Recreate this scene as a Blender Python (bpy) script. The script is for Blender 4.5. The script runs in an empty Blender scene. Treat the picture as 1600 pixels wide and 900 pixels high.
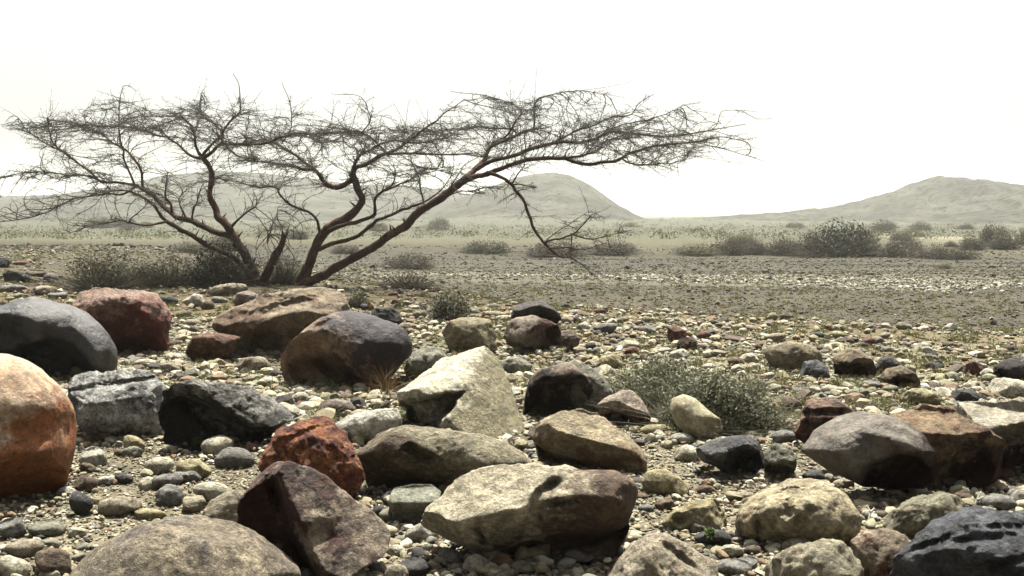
import bpy, bmesh, math, random
import numpy as np
from mathutils import Vector
from mathutils.kdtree import KDTree

random.seed(7)
RNG = np.random.default_rng(11)
SC = bpy.context.scene
COL = SC.collection

# ------------------------------------------------------------------ camera
F = 1600 * 35.0 / 36.0          # focal length in photo pixels
EYE = np.array([0.0, 0.0, 1.4])
TILT = math.atan(105.0 / F)
cam_d = bpy.data.cameras.new('camera')
cam_d.lens = 35.0
cam_d.sensor_width = 36.0
cam_d.clip_start = 0.05
cam_d.clip_end = 8000
cam = bpy.data.objects.new('camera', cam_d)
cam.location = EYE
cam.rotation_euler = (math.pi / 2 - TILT, 0, 0)
COL.objects.link(cam)
SC.camera = cam

# ------------------------------------------------------------------ world, sun, exposure
SUN_EL = math.radians(69)
SUN_AZ = math.radians(6)       # from +Y towards +X; negative = to the left
world = bpy.data.worlds.new('World')
SC.world = world
world.use_nodes = True
wn = world.node_tree
wn.nodes.clear()
wo = wn.nodes.new('ShaderNodeOutputWorld')
wb = wn.nodes.new('ShaderNodeBackground')
hs = wn.nodes.new('ShaderNodeHueSaturation')
sky = wn.nodes.new('ShaderNodeTexSky')
sky.sky_type = 'NISHITA'
sky.sun_disc = False
sky.sun_elevation = SUN_EL
sky.sun_rotation = SUN_AZ
sky.air_density = 0.65
sky.dust_density = 8.0
sky.ozone_density = 1.0
hs.inputs['Saturation'].default_value = 0.2
wb.inputs['Strength'].default_value = 0.05
wn.links.new(sky.outputs[0], hs.inputs['Color'])
wn.links.new(hs.outputs[0], wb.inputs['Color'])
wn.links.new(wb.outputs[0], wo.inputs['Surface'])

sd = bpy.data.lights.new('sun', 'SUN')
sd.energy = 5.0
sd.angle = math.radians(0.5)
sd.color = (1.0, 0.97, 0.86)
sun = bpy.data.objects.new('sun', sd)
to_sun = Vector((math.sin(SUN_AZ) * math.cos(SUN_EL), math.cos(SUN_AZ) * math.cos(SUN_EL), math.sin(SUN_EL)))
sun.rotation_euler = to_sun.to_track_quat('Z', 'Y').to_euler()
COL.objects.link(sun)

vs = SC.view_settings
vs.view_transform = 'Standard'
vs.look = 'None'
vs.exposure = 2.15
vs.gamma = 1.0
SC.render.engine = 'CYCLES'
SC.cycles.use_denoising = True
SC.cycles.max_bounces = 6
SC.cycles.diffuse_bounces = 1
SC.cycles.volume_bounces = 1
SC.cycles.transparent_max_bounces = 8

HAZE_DENSITY = 0.00052

# ------------------------------------------------------------------ helpers
FWD = np.array([0, math.cos(TILT), -math.sin(TILT)])
UP = np.array([0, math.sin(TILT), math.cos(TILT)])
RIGHT = np.array([1.0, 0, 0])


def ray(px, py):
    return FWD + (px - 800.0) / F * RIGHT + (450.0 - py) / F * UP


def at(px, py, Y):
    """World point seen at a photo pixel, on the plane at distance Y."""
    d = ray(px, py)
    return EYE + d * (Y / d[1])


def _h(ix, iy, iz, seed):
    n = (ix.astype(np.int64) * 374761393 + iy.astype(np.int64) * 668265263 + iz.astype(np.int64) * 1440662683 + seed * 974634777) & 0xFFFFFFFF
    n = ((n ^ (n >> 13)) * 1274126177) & 0xFFFFFFFF
    n = ((n ^ (n >> 16)) * 2246822519) & 0xFFFFFFFF
    n = n ^ (n >> 13)
    return n / 4294967295.0 * 2 - 1


def vnoise(P, seed=0):
    P = np.asarray(P, float)
    i = np.floor(P).astype(np.int64)
    f = P - i
    f = f * f * f * (f * (f * 6 - 15) + 10)
    r = 0
    for dx in (0, 1):
        wx = f[:, 0] if dx else 1 - f[:, 0]
        for dy in (0, 1):
            wy = f[:, 1] if dy else 1 - f[:, 1]
            for dz in (0, 1):
                wz = f[:, 2] if dz else 1 - f[:, 2]
                r = r + wx * wy * wz * _h(i[:, 0] + dx, i[:, 1] + dy, i[:, 2] + dz, seed)
    return r


_ROT = np.array([[0.36, 0.48, -0.8], [-0.8, 0.6, 0.0], [0.48, 0.64, 0.6]])


def fbm(P, octaves=4, seed=0, gain=0.5):
    P = np.asarray(P, float)
    a, s, t = 1.0, 0.0, 0.0
    for k in range(octaves):
        s = s + a * vnoise(P, seed + k)
        t += a
        a *= gain
        P = P @ _ROT.T * 2.03
    return s / t


def smooth(t):
    t = np.clip(t, 0, 1)
    return t * t * (3 - 2 * t)


EDGE_X = np.array([-60, -14, -8, -3.2, 0.9, 5.6, 9, 60.0])
EDGE_Y = np.array([60, 40, 31, 21.5, 15.5, 11.8, 10.5, 6.0])


def ground_z(x, y):
    x = np.atleast_1d(np.asarray(x, float))
    y = np.atleast_1d(np.asarray(y, float))
    Q = np.stack([x, y, np.zeros_like(x)], 1)
    ye = np.interp(x, EDGE_X, EDGE_Y)
    z = -0.7 * smooth((y - ye) / 8.0)
    far = np.interp(x, [-60, -20, 10, 60], [44, 50, 56, 52])
    z = z + 0.55 * smooth((y - far) / 14.0)
    z = z + 0.006 * np.maximum(y - 90, 0) * smooth((y - 90) / 200)
    z = z + 0.35 * smooth((-x - 9) / 6) * smooth((y - 12) / 8) * smooth((60 - y) / 20)
    z = z + 1.5 * fbm(Q / 55.0, 3, 12) * smooth((y - 95) / 150)
    near = smooth((70 - y) / 50)
    z = z + 0.07 * fbm(Q / 2.6, 3, 3) * near + 0.035 * fbm(Q / 0.5, 2, 5) * smooth((25 - y) / 15)
    z = z + 0.25 * fbm(Q / 25.0, 3, 8) * smooth((y - 45) / 60) + 0.05 * fbm(Q / 6.0, 2, 9) * smooth((y - 18) / 10)
    le = 27.0 - 0.10 * x + 1.6 * fbm(np.stack([x * 0.11, x * 0, x * 0 + 3], 1), 3, 19)
    la = 0.26 * smooth(0.55 + 1.6 * fbm(np.stack([x * 0.13, x * 0, x * 0 + 9], 1), 2, 23)) * smooth((x + 1) / 4)
    z = z - la * smooth((y - le + 0.7) / 0.7) * 0 + la * smooth((y - le) / 0.9) * smooth((le + 9 - y) / 7)
    z = z + 0.13 * fbm(np.stack([x * 0.07, y * 0.42, x * 0], 1), 3, 14) * smooth((y - ye - 5) / 8) * smooth((75 - y) / 20)
    return z


def hit(px, py):
    d = ray(px, py)
    t = np.geomspace(1.5, 400, 1500)
    P = EYE + t[:, None] * d
    below = P[:, 2] < ground_z(P[:, 0], P[:, 1])
    k = int(np.argmax(below)) if below.any() else len(t) - 1
    return P[k]


def mesh_from(name, V, faces, smooth_shade=True):
    """faces: int array (n,3) or (n,4), or list of such arrays."""
    me = bpy.data.meshes.new(name)
    V = np.asarray(V, np.float32)
    if not isinstance(faces, list):
        faces = [faces]
    faces = [np.asarray(f, np.int32) for f in faces if len(f)]
    nl = sum(f.size for f in faces)
    nf = sum(len(f) for f in faces)
    me.vertices.add(len(V))
    me.vertices.foreach_set('co', V.ravel())
    me.loops.add(nl)
    me.loops.foreach_set('vertex_index', np.concatenate([f.ravel() for f in faces]))
    me.polygons.add(nf)
    tot = np.concatenate([np.full(len(f), f.shape[1], np.int32) for f in faces])
    me.polygons.foreach_set('loop_start', np.concatenate([[0], np.cumsum(tot)[:-1]]).astype(np.int32))
    me.polygons.foreach_set('use_smooth', np.full(nf, bool(smooth_shade)))
    me.update(calc_edges=True)
    me.validate()
    return me


def put(name, me, mat=None, parent=None, loc=None):
    o = bpy.data.objects.new(name, me)
    if mat is not None:
        me.materials.append(mat)
    COL.objects.link(o)
    if parent is not None:
        o.parent = parent
    if loc is not None:
        o.location = loc
    return o


def tag(o, label=None, cat=None, group=None, kind=None):
    if label:
        o['label'] = label
    if cat:
        o['category'] = cat
    if group:
        o['group'] = group
    if kind:
        o['kind'] = kind
    return o


def empty(name, loc):
    o = bpy.data.objects.new(name, None)
    o.empty_display_size = 0.2
    o.location = loc
    COL.objects.link(o)
    return o


_ICO = {}


def ico(level):
    if level not in _ICO:
        bm = bmesh.new()
        bmesh.ops.create_icosphere(bm, subdivisions=level, radius=1.0)
        bm.verts.ensure_lookup_table()
        V = np.array([v.co[:] for v in bm.verts])
        V /= np.linalg.norm(V, axis=1)[:, None]
        Fc = np.array([[v.index for v in f.verts] for f in bm.faces], np.int32)
        bm.free()
        _ICO[level] = (V, Fc)
    return _ICO[level]


# ------------------------------------------------------------------ materials
TONE = 0.42      # scales surface colours down to weaken bounced light and deepen shadows

def new_mat(name):
    m = bpy.data.materials.new(name)
    m.use_nodes = True
    nt = m.node_tree
    b = nt.nodes['Principled BSDF']
    b.inputs['Roughness'].default_value = 0.85
    return m, nt, b


def N(nt, t, **kw):
    n = nt.nodes.new(t)
    for k, v in kw.items():
        if hasattr(n, k):
            setattr(n, k, v)
        else:
            n.inputs[k.replace('_', ' ')].default_value = v
    return n


def noise(nt, vec, scale, detail=6, rough=0.6, distortion=0.0):
    n = nt.nodes.new('ShaderNodeTexNoise')
    n.inputs['Scale'].default_value = scale
    n.inputs['Detail'].default_value = detail
    n.inputs['Roughness'].default_value = rough
    n.inputs['Distortion'].default_value = distortion
    if vec is not None:
        nt.links.new(vec, n.inputs['Vector'])
    return n


def ramp(nt, fac, stops, interp='LINEAR'):
    r = nt.nodes.new('ShaderNodeValToRGB')
    r.color_ramp.interpolation = interp
    el = r.color_ramp.elements
    while len(el) > 1:
        el.remove(el[-1])
    for k, (p, c) in enumerate(stops):
        e = el[0] if k == 0 else el.new(p)
        e.position = p
        e.color = (c, c, c, 1) if isinstance(c, (int, float)) else (*[v * TONE for v in c], 1)
    nt.links.new(fac, r.inputs[0])
    return r


def mixc(nt, fac, a, b, mode='MIX'):
    m = nt.nodes.new('ShaderNodeMix')
    m.data_type = 'RGBA'
    m.blend_type = mode
    for s, v in ((m.inputs[0], fac), (m.inputs[6], a), (m.inputs[7], b)):
        if isinstance(v, bpy.types.NodeSocket):
            nt.links.new(v, s)
        elif isinstance(v, (int, float)):
            s.default_value = v
        else:
            s.default_value = (*[q * TONE for q in v], 1)
    return m.outputs[2]


def math_n(nt, op, a, b=None):
    m = nt.nodes.new('ShaderNodeMath')
    m.operation = op
    for s, v in zip(m.inputs, (a, b)):
        if v is None:
            continue
        if isinstance(v, bpy.types.NodeSocket):
            nt.links.new(v, s)
        else:
            s.default_value = v
    return m.outputs[0]


def rock_mat(name, c1, c2, stain_shade, size=0.5, stain_amt=0.5, stain_dir=(0, 0, 0), rough=0.8, bump=0.6, speck=0.35, seed=0, grain=1.0, stain_scale=1.0, spec=0.18, zc=0.0):
    """Weathered stone: two mottled tones, stain patches (varnish, and shade painted on undersides), mineral specks, pits."""
    m, nt, b = new_mat(name)
    tc = nt.nodes.new('ShaderNodeTexCoord')
    mp = nt.nodes.new('ShaderNodeMapping')
    mp.inputs['Location'].default_value = (seed * 3.7, seed * 1.9, seed * 5.3)
    nt.links.new(tc.outputs['Object'], mp.inputs['Vector'])
    v = mp.outputs[0]
    n1 = noise(nt, v, 2.2 / size, 8, 0.66, 0.4)
    base = ramp(nt, n1.outputs['Fac'], [(0.36, c1), (0.64, c2)]).outputs[0]
    # stain
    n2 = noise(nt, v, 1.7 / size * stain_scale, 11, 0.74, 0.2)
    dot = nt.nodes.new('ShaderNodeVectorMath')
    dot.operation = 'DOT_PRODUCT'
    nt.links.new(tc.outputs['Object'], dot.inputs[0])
    dot.inputs[1].default_value = tuple(s / size for s in stain_dir)  # leans the patches to one side; on some boulders this paints shade
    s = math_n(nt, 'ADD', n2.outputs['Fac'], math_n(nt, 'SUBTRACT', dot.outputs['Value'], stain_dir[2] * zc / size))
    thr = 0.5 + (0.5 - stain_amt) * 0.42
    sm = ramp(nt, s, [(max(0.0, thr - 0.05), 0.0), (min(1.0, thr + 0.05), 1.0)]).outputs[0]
    col = mixc(nt, sm, base, stain_shade)
    # specks
    n3 = noise(nt, v, 55 * grain, 4, 0.75)
    sp = ramp(nt, n3.outputs['Fac'], [(0.36, 0.35), (0.5, 1.0), (0.64, 1.65)]).outputs[0]
    col = mixc(nt, speck, col, sp, 'MULTIPLY')
    n4 = noise(nt, v, 9 * grain, 6, 0.7, 0.3)
    sp2 = ramp(nt, n4.outputs['Fac'], [(0.32, 0.45), (0.5, 1.0), (0.68, 1.4)]).outputs[0]
    col = mixc(nt, 0.8, col, sp2, 'MULTIPLY')
    n5 = noise(nt, v, 24 * grain, 5, 0.8)
    col = mixc(nt, 0.75, col, ramp(nt, n5.outputs['Fac'], [(0.36, 0.5), (0.5, 1.0), (0.62, 1.45)]).outputs[0], 'MULTIPLY')
    # veins / cracks
    nv = noise(nt, v, 3.0 / size, 5, 0.6, 1.2)
    crack = ramp(nt, math_n(nt, 'ABSOLUTE', math_n(nt, 'SUBTRACT', nv.outputs['Fac'], 0.5)), [(0.0, 0.45), (0.012, 1.0)]).outputs[0]
    col = mixc(nt, 0.35, col, crack, 'MULTIPLY')
    nt.links.new(col, b.inputs['Base Color'])
    b.inputs['Specular IOR Level'].default_value = spec
    rr = ramp(nt, n4.outputs['Fac'], [(0.3, max(0.2, rough - 0.14)), (0.7, min(1, rough + 0.1))]).outputs[0]
    nt.links.new(rr, b.inputs['Roughness'])
    # bump
    nb = noise(nt, v, 16 * grain, 10, 0.72)
    vo = nt.nodes.new('ShaderNodeTexVoronoi')
    vo.inputs['Scale'].default_value = 34 * grain
    nt.links.new(v, vo.inputs['Vector'])
    pit = ramp(nt, vo.outputs['Distance'], [(0.0, 0.0), (0.35, 1.0)]).outputs[0]
    hsum = math_n(nt, 'ADD', nb.outputs['Fac'], math_n(nt, 'MULTIPLY', pit, 0.12))
    hsum = math_n(nt, 'ADD', hsum, math_n(nt, 'MULTIPLY', crack, 0.15))
    bp = nt.nodes.new('ShaderNodeBump')
    bp.inputs['Strength'].default_value = min(1.0, bump * 1.5)
    bp.inputs['Distance'].default_value = 0.05
    nt.links.new(hsum, bp.inputs['Height'])
    nt.links.new(bp.outputs[0], b.inputs['Normal'])
    return m


def island_mat(name, stops, rough=0.9, bump=0.4, scale=40, mottled=0.6):
    """Colour per loose piece (each pebble, leaf or twig its own tone)."""
    m, nt, b = new_mat(name)
    g = nt.nodes.new('ShaderNodeNewGeometry')
    c = ramp(nt, g.outputs['Random Per Island'], stops, 'CONSTANT' if len(stops) > 5 else 'LINEAR').outputs[0]
    tc = nt.nodes.new('ShaderNodeTexCoord')
    n = noise(nt, tc.outputs['Object'], scale, 6, 0.7)
    mm = ramp(nt, n.outputs['Fac'], [(0.3, 0.55), (0.5, 1.0), (0.7, 1.35)]).outputs[0]
    nt.links.new(mixc(nt, mottled, c, mm, 'MULTIPLY'), b.inputs['Base Color'])
    b.inputs['Roughness'].default_value = rough
    b.inputs['Specular IOR Level'].default_value = 0.25
    if bump:
        bp = nt.nodes.new('ShaderNodeBump')
        bp.inputs['Strength'].default_value = bump
        bp.inputs['Distance'].default_value = 0.01
        nt.links.new(n.outputs['Fac'], bp.inputs['Height'])
        nt.links.new(bp.outputs[0], b.inputs['Normal'])
    return m


def leaf_mat(name, stops):
    m = island_mat(name, stops, 0.75, 0, 20, 0.3)
    nt = m.node_tree
    b = nt.nodes['Principled BSDF']
    tr = nt.nodes.new('ShaderNodeBsdfTranslucent')
    mx = nt.nodes.new('ShaderNodeMixShader')
    mx.inputs[0].default_value = 0.25
    src = b.inputs['Base Color'].links[0].from_socket
    nt.links.new(src, tr.inputs['Color'])
    nt.links.new(b.outputs[0], mx.inputs[1])
    nt.links.new(tr.outputs[0], mx.inputs[2])
    nt.links.new(mx.outputs[0], nt.nodes['Material Output'].inputs['Surface'])
    return m


PAL = {
    't': ((0.30, 0.255, 0.18), (0.40, 0.35, 0.26), (0.22, 0.17, 0.11)),
    'p': ((0.46, 0.43, 0.35), (0.58, 0.55, 0.46), (0.33, 0.29, 0.22)),
    'c': ((0.50, 0.46, 0.34), (0.62, 0.58, 0.45), (0.36, 0.30, 0.20)),
    'g': ((0.19, 0.182, 0.165), (0.30, 0.285, 0.255), (0.11, 0.105, 0.095)),
    'd': ((0.055, 0.05, 0.05), (0.10, 0.095, 0.095), (0.03, 0.026, 0.026)),
    'b': ((0.14, 0.095, 0.065), (0.22, 0.16, 0.11), (0.07, 0.045, 0.035)),
    'y': ((0.36, 0.31, 0.17), (0.46, 0.41, 0.25), (0.26, 0.20, 0.10)),
    'r': ((0.15, 0.06, 0.04), (0.23, 0.11, 0.075), (0.07, 0.03, 0.025)),
    'n': ((0.225, 0.215, 0.16), (0.33, 0.318, 0.245), (0.14, 0.132, 0.09)),
}
PAL_WORD = {'t': 'tan', 'p': 'pale grey', 'c': 'cream', 'g': 'grey', 'd': 'blackish', 'b': 'brown', 'y': 'yellowish', 'r': 'red-brown', 'n': 'olive grey'}

# ------------------------------------------------------------------ ground
def ground_material():
    m, nt, b = new_mat('gravelly_ground')
    tc = nt.nodes.new('ShaderNodeTexCoord')
    v = tc.outputs['Object']
    sep = nt.nodes.new('ShaderNodeSeparateXYZ')
    nt.links.new(v, sep.inputs[0])
    # gravel bars run along the wadi: stretch noise along X
    mp = nt.nodes.new('ShaderNodeMapping')
    mp.inputs['Scale'].default_value = (0.12, 1.0, 1.0)
    nt.links.new(v, mp.inputs['Vector'])
    nw = noise(nt, mp.outputs[0], 0.22, 5, 0.6)
    # distance into the bed, bent by noise and by the slanting bank
    yb = math_n(nt, 'ADD', sep.outputs['Y'], math_n(nt, 'MULTIPLY', sep.outputs['X'], 0.26))
    yb = math_n(nt, 'ADD', yb, math_n(nt, 'MULTIPLY', math_n(nt, 'SUBTRACT', nw.outputs['Fac'], 0.5), 9.0))
    yy = math_n(nt, 'DIVIDE', yb, 120.0)
    band = ramp(nt, yy, [
        (0.00, (0.23, 0.20, 0.135)), (0.09, (0.20, 0.172, 0.11)), (0.125, (0.165, 0.122, 0.062)), (0.15, (0.105, 0.083, 0.048)),
        (0.20, (0.078, 0.066, 0.041)), (0.245, (0.08, 0.069, 0.043)), (0.265, (0.065, 0.055, 0.038)), (0.285, (0.13, 0.12, 0.084)),
        (0.345, (0.145, 0.135, 0.095)), (0.36, (0.085, 0.078, 0.055)), (0.44, (0.066, 0.061, 0.044)), (0.50, (0.07, 0.063, 0.038)),
        (0.60, (0.11, 0.10, 0.058)), (0.75, (0.105, 0.102, 0.06)), (1.0, (0.085, 0.085, 0.054))]).outputs[0]
    # pale blown sand lying on the far bank at the right
    sx = ramp(nt, math_n(nt, 'DIVIDE', math_n(nt, 'ADD', sep.outputs['X'], math_n(nt, 'MULTIPLY', nw.outputs['Fac'], 14.0)), 100.0), [(0.36, 0.0), (0.50, 1.0)]).outputs[0]
    sy = ramp(nt, math_n(nt, 'DIVIDE', yb, 120.0), [(0.53, 0.0), (0.58, 1.0), (0.85, 1.0), (0.95, 0.0)]).outputs[0]
    band = mixc(nt, math_n(nt, 'MULTIPLY', sx, sy), band, (0.30, 0.265, 0.18))
    n1 = noise(nt, v, 0.9, 8, 0.7)
    c = mixc(nt, 0.75, band, ramp(nt, n1.outputs['Fac'], [(0.3, 0.55), (0.5, 1.0), (0.7, 1.35)]).outputs[0], 'MULTIPLY')
    n2 = noise(nt, v, 14, 8, 0.75)
    c = mixc(nt, 0.8, c, ramp(nt, n2.outputs['Fac'], [(0.32, 0.45), (0.5, 1.0), (0.66, 1.55)]).outputs[0], 'MULTIPLY')
    n3 = noise(nt, mp.outputs[0], 1.6, 6, 0.65)
    c = mixc(nt, 0.6, c, ramp(nt, n3.outputs['Fac'], [(0.34, 0.5), (0.5, 1.0), (0.66, 1.25)]).outputs[0], 'MULTIPLY')
    vo = nt.nodes.new('ShaderNodeTexVoronoi')
    vo.inputs['Scale'].default_value = 26
    nt.links.new(v, vo.inputs['Vector'])
    peb = ramp(nt, math_n(nt, 'FRACT', math_n(nt, 'MULTIPLY', vo.outputs['Color'], 3.3)), [(0.0, 0.5), (0.5, 0.95), (1.0, 1.6)]).outputs[0]
    c = mixc(nt, 0.55, c, peb, 'MULTIPLY')
    nt.links.new(c, b.inputs['Base Color'])
    b.inputs['Roughness'].default_value = 0.95
    b.inputs['Specular IOR Level'].default_value = 0.15
    hh = math_n(nt, 'SUBTRACT', n2.outputs['Fac'], math_n(nt, 'MULTIPLY', vo.outputs['Distance'], 0.8))
    bp = nt.nodes.new('ShaderNodeBump')
    bp.inputs['Strength'].default_value = 0.8
    bp.inputs['Distance'].default_value = 0.04
    nt.links.new(hh, bp.inputs['Height'])
    nt.links.new(bp.outputs[0], b.inputs['Normal'])
    return m


def build_ground():
    ux = np.linspace(-1, 1, 421)
    xs = np.sinh(ux * 7.2) / np.sinh(7.2) * 2300
    uy = np.linspace(-0.62, 1, 520)
    ys = np.sinh(uy * 7.0) / np.sinh(7.0) * 2300 + 4.0
    X, Y = np.meshgrid(xs, ys)
    Z = ground_z(X.ravel(), Y.ravel())
    V = np.stack([X.ravel(), Y.ravel(), Z], 1)
    nx, ny = len(xs), len(ys)
    i = np.arange(nx * ny).reshape(ny, nx)
    Q = np.stack([i[:-1, :-1].ravel(), i[:-1, 1:].ravel(), i[1:, 1:].ravel(), i[1:, :-1].ravel()], 1)
    o = put('ground', mesh_from('ground', V, Q), ground_material())
    tag(o, 'stony ground and dry gravel river bed running to the hazy plain', kind='structure')


build_ground()


# ------------------------------------------------------------------ hills
def hill_material(name, c1, c2, c3):
    m, nt, b = new_mat(name)
    tc = nt.nodes.new('ShaderNodeTexCoord')
    v = tc.outputs['Object']
    n1 = noise(nt, v, 0.05, 8, 0.7)
    c = ramp(nt, n1.outputs['Fac'], [(0.35, c1), (0.65, c2)]).outputs[0]
    n2 = noise(nt, v, 0.28, 6, 0.75)
    c = mixc(nt, ramp(nt, n2.outputs['Fac'], [(0.5, 0.0), (0.6, 1.0)]).outputs[0], c, c3)
    nt.links.new(c, b.inputs['Base Color'])
    b.inputs['Roughness'].default_value = 1.0
    b.inputs['Specular IOR Level'].default_value = 0.05
    bp = nt.nodes.new('ShaderNodeBump')
    bp.inputs['Strength'].default_value = 1.0
    bp.inputs['Distance'].default_value = 3.0
    nt.links.new(n2.outputs['Fac'], bp.inputs['Height'])
    nt.links.new(bp.outputs[0], b.inputs['Normal'])
    return m


def hill(name, label, prof, Y0, front, back, seed, mat, rough=0.10):
    px = np.array([p[0] for p in prof], float)
    py = np.array([p[1] for p in prof], float)
    xs_w = (px - 800) / F * Y0
    hz = np.maximum((345 - py) / F * Y0 + 1.4, 0)
    xs = np.linspace(xs_w[0], xs_w[-1], 420)
    ys = np.linspace(Y0 - front * 1.35, Y0 + back, 130)
    X, Y = np.meshgrid(xs, ys)
    hx = np.interp(xs, xs_w, hz)
    k = np.exp(-np.linspace(-2, 2, 5) ** 2)
    hx = np.convolve(np.pad(hx, 2, 'edge'), k / k.sum(), 'valid')
    t = np.where(Y < Y0, (Y0 - Y) / front, (Y - Y0) / back)
    fall = np.where(Y < Y0, np.clip(1 - t / 1.35, 0, 1) ** 1.9, np.clip(1 - t, 0, 1) ** 1.35)
    Q = np.stack([X.ravel(), Y.ravel(), np.zeros(X.size)], 1)
    nz = fbm(Q / 42.0, 5, seed, 0.55).reshape(X.shape)
    rid = (1 - np.abs(fbm(Q / 25.0, 4, seed + 20)).reshape(X.shape) * 2.0)
    H = hx[None, :] * fall
    Z = H * (1 + rough * 0.7 * nz * np.clip(t * 5, 0.12, 1)) + (H ** 0.6) * rough * 3.0 * (rid - 0.6) * np.clip(t * 6, 0.12, 1) - 1.6
    gul = 1 - 2 * np.abs(fbm(np.stack([X.ravel() / 11.0, Y.ravel() / 60.0, 0 * X.ravel()], 1), 4, seed + 50, 0.6).reshape(X.shape))
    Z = Z + 7.0 * rough * (gul - 0.7) * np.clip(H / 10, 0, 1) * np.clip(t * 5, 0.1, 1)
    Z = Z + rough * 4.2 * fbm(Q / 7.0, 3, seed + 33, 0.6).reshape(X.shape) * np.clip(H / 8, 0, 1)
    V = np.stack([X.ravel(), Y.ravel(), Z.ravel()], 1)
    nx, ny = len(xs), len(ys)
    i = np.arange(nx * ny).reshape(ny, nx)
    Qd = np.stack([i[:-1, :-1].ravel(), i[:-1, 1:].ravel(), i[1:, 1:].ravel(), i[1:, :-1].ravel()], 1)
    o = put(name, mesh_from(name, V, Qd), mat)
    return tag(o, label, kind='structure')


HM = hill_material('hill_scree', (0.05, 0.05, 0.04), (0.20, 0.19, 0.15), (0.022, 0.027, 0.018))
hill('hill', 'broad low hazy hill behind the bare tree', [(-500, 335), (-250, 305), (0, 302), (100, 299), (180, 286), (270, 269), (340, 262), (420, 267), (500, 277), (560, 285), (620, 284), (700, 292), (760, 305), (840, 325), (900, 344)], 540, 250, 180, 31, HM)
hill('hill', 'cone shaped hazy hill right of the bare tree', [(560, 346), (620, 330), (680, 315), (730, 300), (770, 284), (800, 273), (830, 266), (865, 263), (890, 267), (915, 279), (945, 300), (975, 322), (1000, 336), (1030, 345)], 420, 150, 130, 37, HM)
hill('hill', 'long hazy hill with rocky peak on the right', [(990, 346), (1040, 339), (1080, 335), (1130, 332), (1200, 326), (1260, 321), (1300, 318), (1322, 314), (1340, 309), (1362, 304), (1376, 297), (1392, 294), (1410, 289), (1424, 281), (1440, 277), (1456, 269), (1470, 266), (1486, 269), (1500, 268), (1514, 273), (1536, 275), (1560, 282), (1590, 284), (1615, 278), (1660, 266), (1740, 275), (1900, 310), (2050, 345)], 400, 190, 160, 43, HM, 0.24)
hill('mountain', 'faint mountain ridge lost in dust at the horizon', [(1050, 346), (1100, 334), (1116, 322), (1150, 333), (1210, 318), (1255, 305), (1290, 299), (1330, 304), (1380, 312), (1450, 330), (1500, 346)], 2150, 300, 120, 51, HM)

# ------------------------------------------------------------------ boulders
PLACED = []          # (short name, world x, world y, radius)
OUTLINES = []        # pixel outlines, to keep loose stones off the boulders


def radial_profile(a, b, n=256, sm=3):
    """Distance from the centre to an outline, per angle."""
    th = np.linspace(-math.pi, math.pi, n, endpoint=False)
    R = np.zeros(n)
    m = len(a)
    for k, t in enumerate(th):
        c, s = math.cos(t), math.sin(t)
        best = 0
        for j in range(m):
            x1, y1, x2, y2 = a[j], b[j], a[(j + 1) % m], b[(j + 1) % m]
            den = c * (y2 - y1) - s * (x2 - x1)
            if abs(den) < 1e-12:
                continue
            r = (x1 * (y2 - y1) - y1 * (x2 - x1)) / den
            u = (x1 * s - y1 * c) / den
            if r > 0 and -1e-9 <= u <= 1 + 1e-9:
                best = max(best, r)
        R[k] = best
    if sm:
        ker = np.exp(-np.linspace(-1.8, 1.8, 2 * sm + 1) ** 2)
        ker /= ker.sum()
        R = np.convolve(np.concatenate([R[-sm:], R, R[:sm]]), ker, 'valid')
    return th, R


def rock_geometry(P, size, rng, facets, lump, mid, fine, cuts, seed, soft=0.94, dlo=0.76, dhi=0.97):
    for _ in range(facets):
        n = rng.normal(size=3)
        n /= np.linalg.norm(n)
        s = P @ n
        d = rng.uniform(dlo, dhi) * s.max()
        P = P - np.outer(np.maximum(s - d, 0) * soft, n)
    for (nx, ny, nz, fr) in cuts:
        n = np.array([nx, ny, nz], float)
        n /= np.linalg.norm(n)
        s = P @ n
        d = fr * s.max()
        P = P - np.outer(np.maximum(s - d, 0) * 0.97, n)
    dr = P / np.maximum(np.linalg.norm(P, axis=1), 1e-6)[:, None]
    q = P / size
    disp = lump * fbm(q * 1.3, 3, seed) + mid * fbm(q * 4.0, 4, seed + 7)
    rg = 1 - 2 * np.abs(fbm(q * 5.0, 3, seed + 17))
    disp = disp + mid * 0.5 * (rg - 0.5) + fine * fbm(q * 16.0, 4, seed + 27, 0.6)
    return P + dr * (disp * size)[:, None]


def poly_depth(poly, x, y):
    """Signed distance to a pixel outline (positive inside), vectorised."""
    a = np.array(poly, float)
    best = np.full(len(x), 1e9)
    ins = np.zeros(len(x), bool)
    n = len(a)
    for i in range(n):
        x1, y1 = a[i]
        x2, y2 = a[(i + 1) % n]
        ex, ey = x2 - x1, y2 - y1
        t = np.clip(((x - x1) * ex + (y - y1) * ey) / max(ex * ex + ey * ey, 1e-9), 0, 1)
        best = np.minimum(best, np.hypot(x - x1 - t * ex, y - y1 - t * ey))
        if y1 != y2:
            c = ((y1 > y) != (y2 > y)) & (x < (x2 - x1) * (y - y1) / (y2 - y1) + x1)
            ins ^= c
    return np.where(ins, best, -best)


def carve(P, C, f, dist, Dm, pockets, seed, size):
    """Broken-away hollows and undercuts in the near face: real recesses pushed into the stone."""
    for (poly, dpt, soft) in pockets:
        W = C + P - EYE
        z = W @ FWD
        x = 800 + F * (W @ RIGHT) / z
        y = 450 - F * (W @ UP) / z
        wob = 7 * fbm(P / size * 4.0, 3, seed + 61)
        sd = poly_depth(poly, x + wob, y + wob)
        w = smooth(sd / soft) * smooth(-(P @ f) / Dm * 4 + 0.9)
        w = w * (1 + 0.25 * fbm(P / size * 6.0, 3, seed + 71))
        P = P + np.outer(w * dpt * dist / F, f)
    return P


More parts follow.
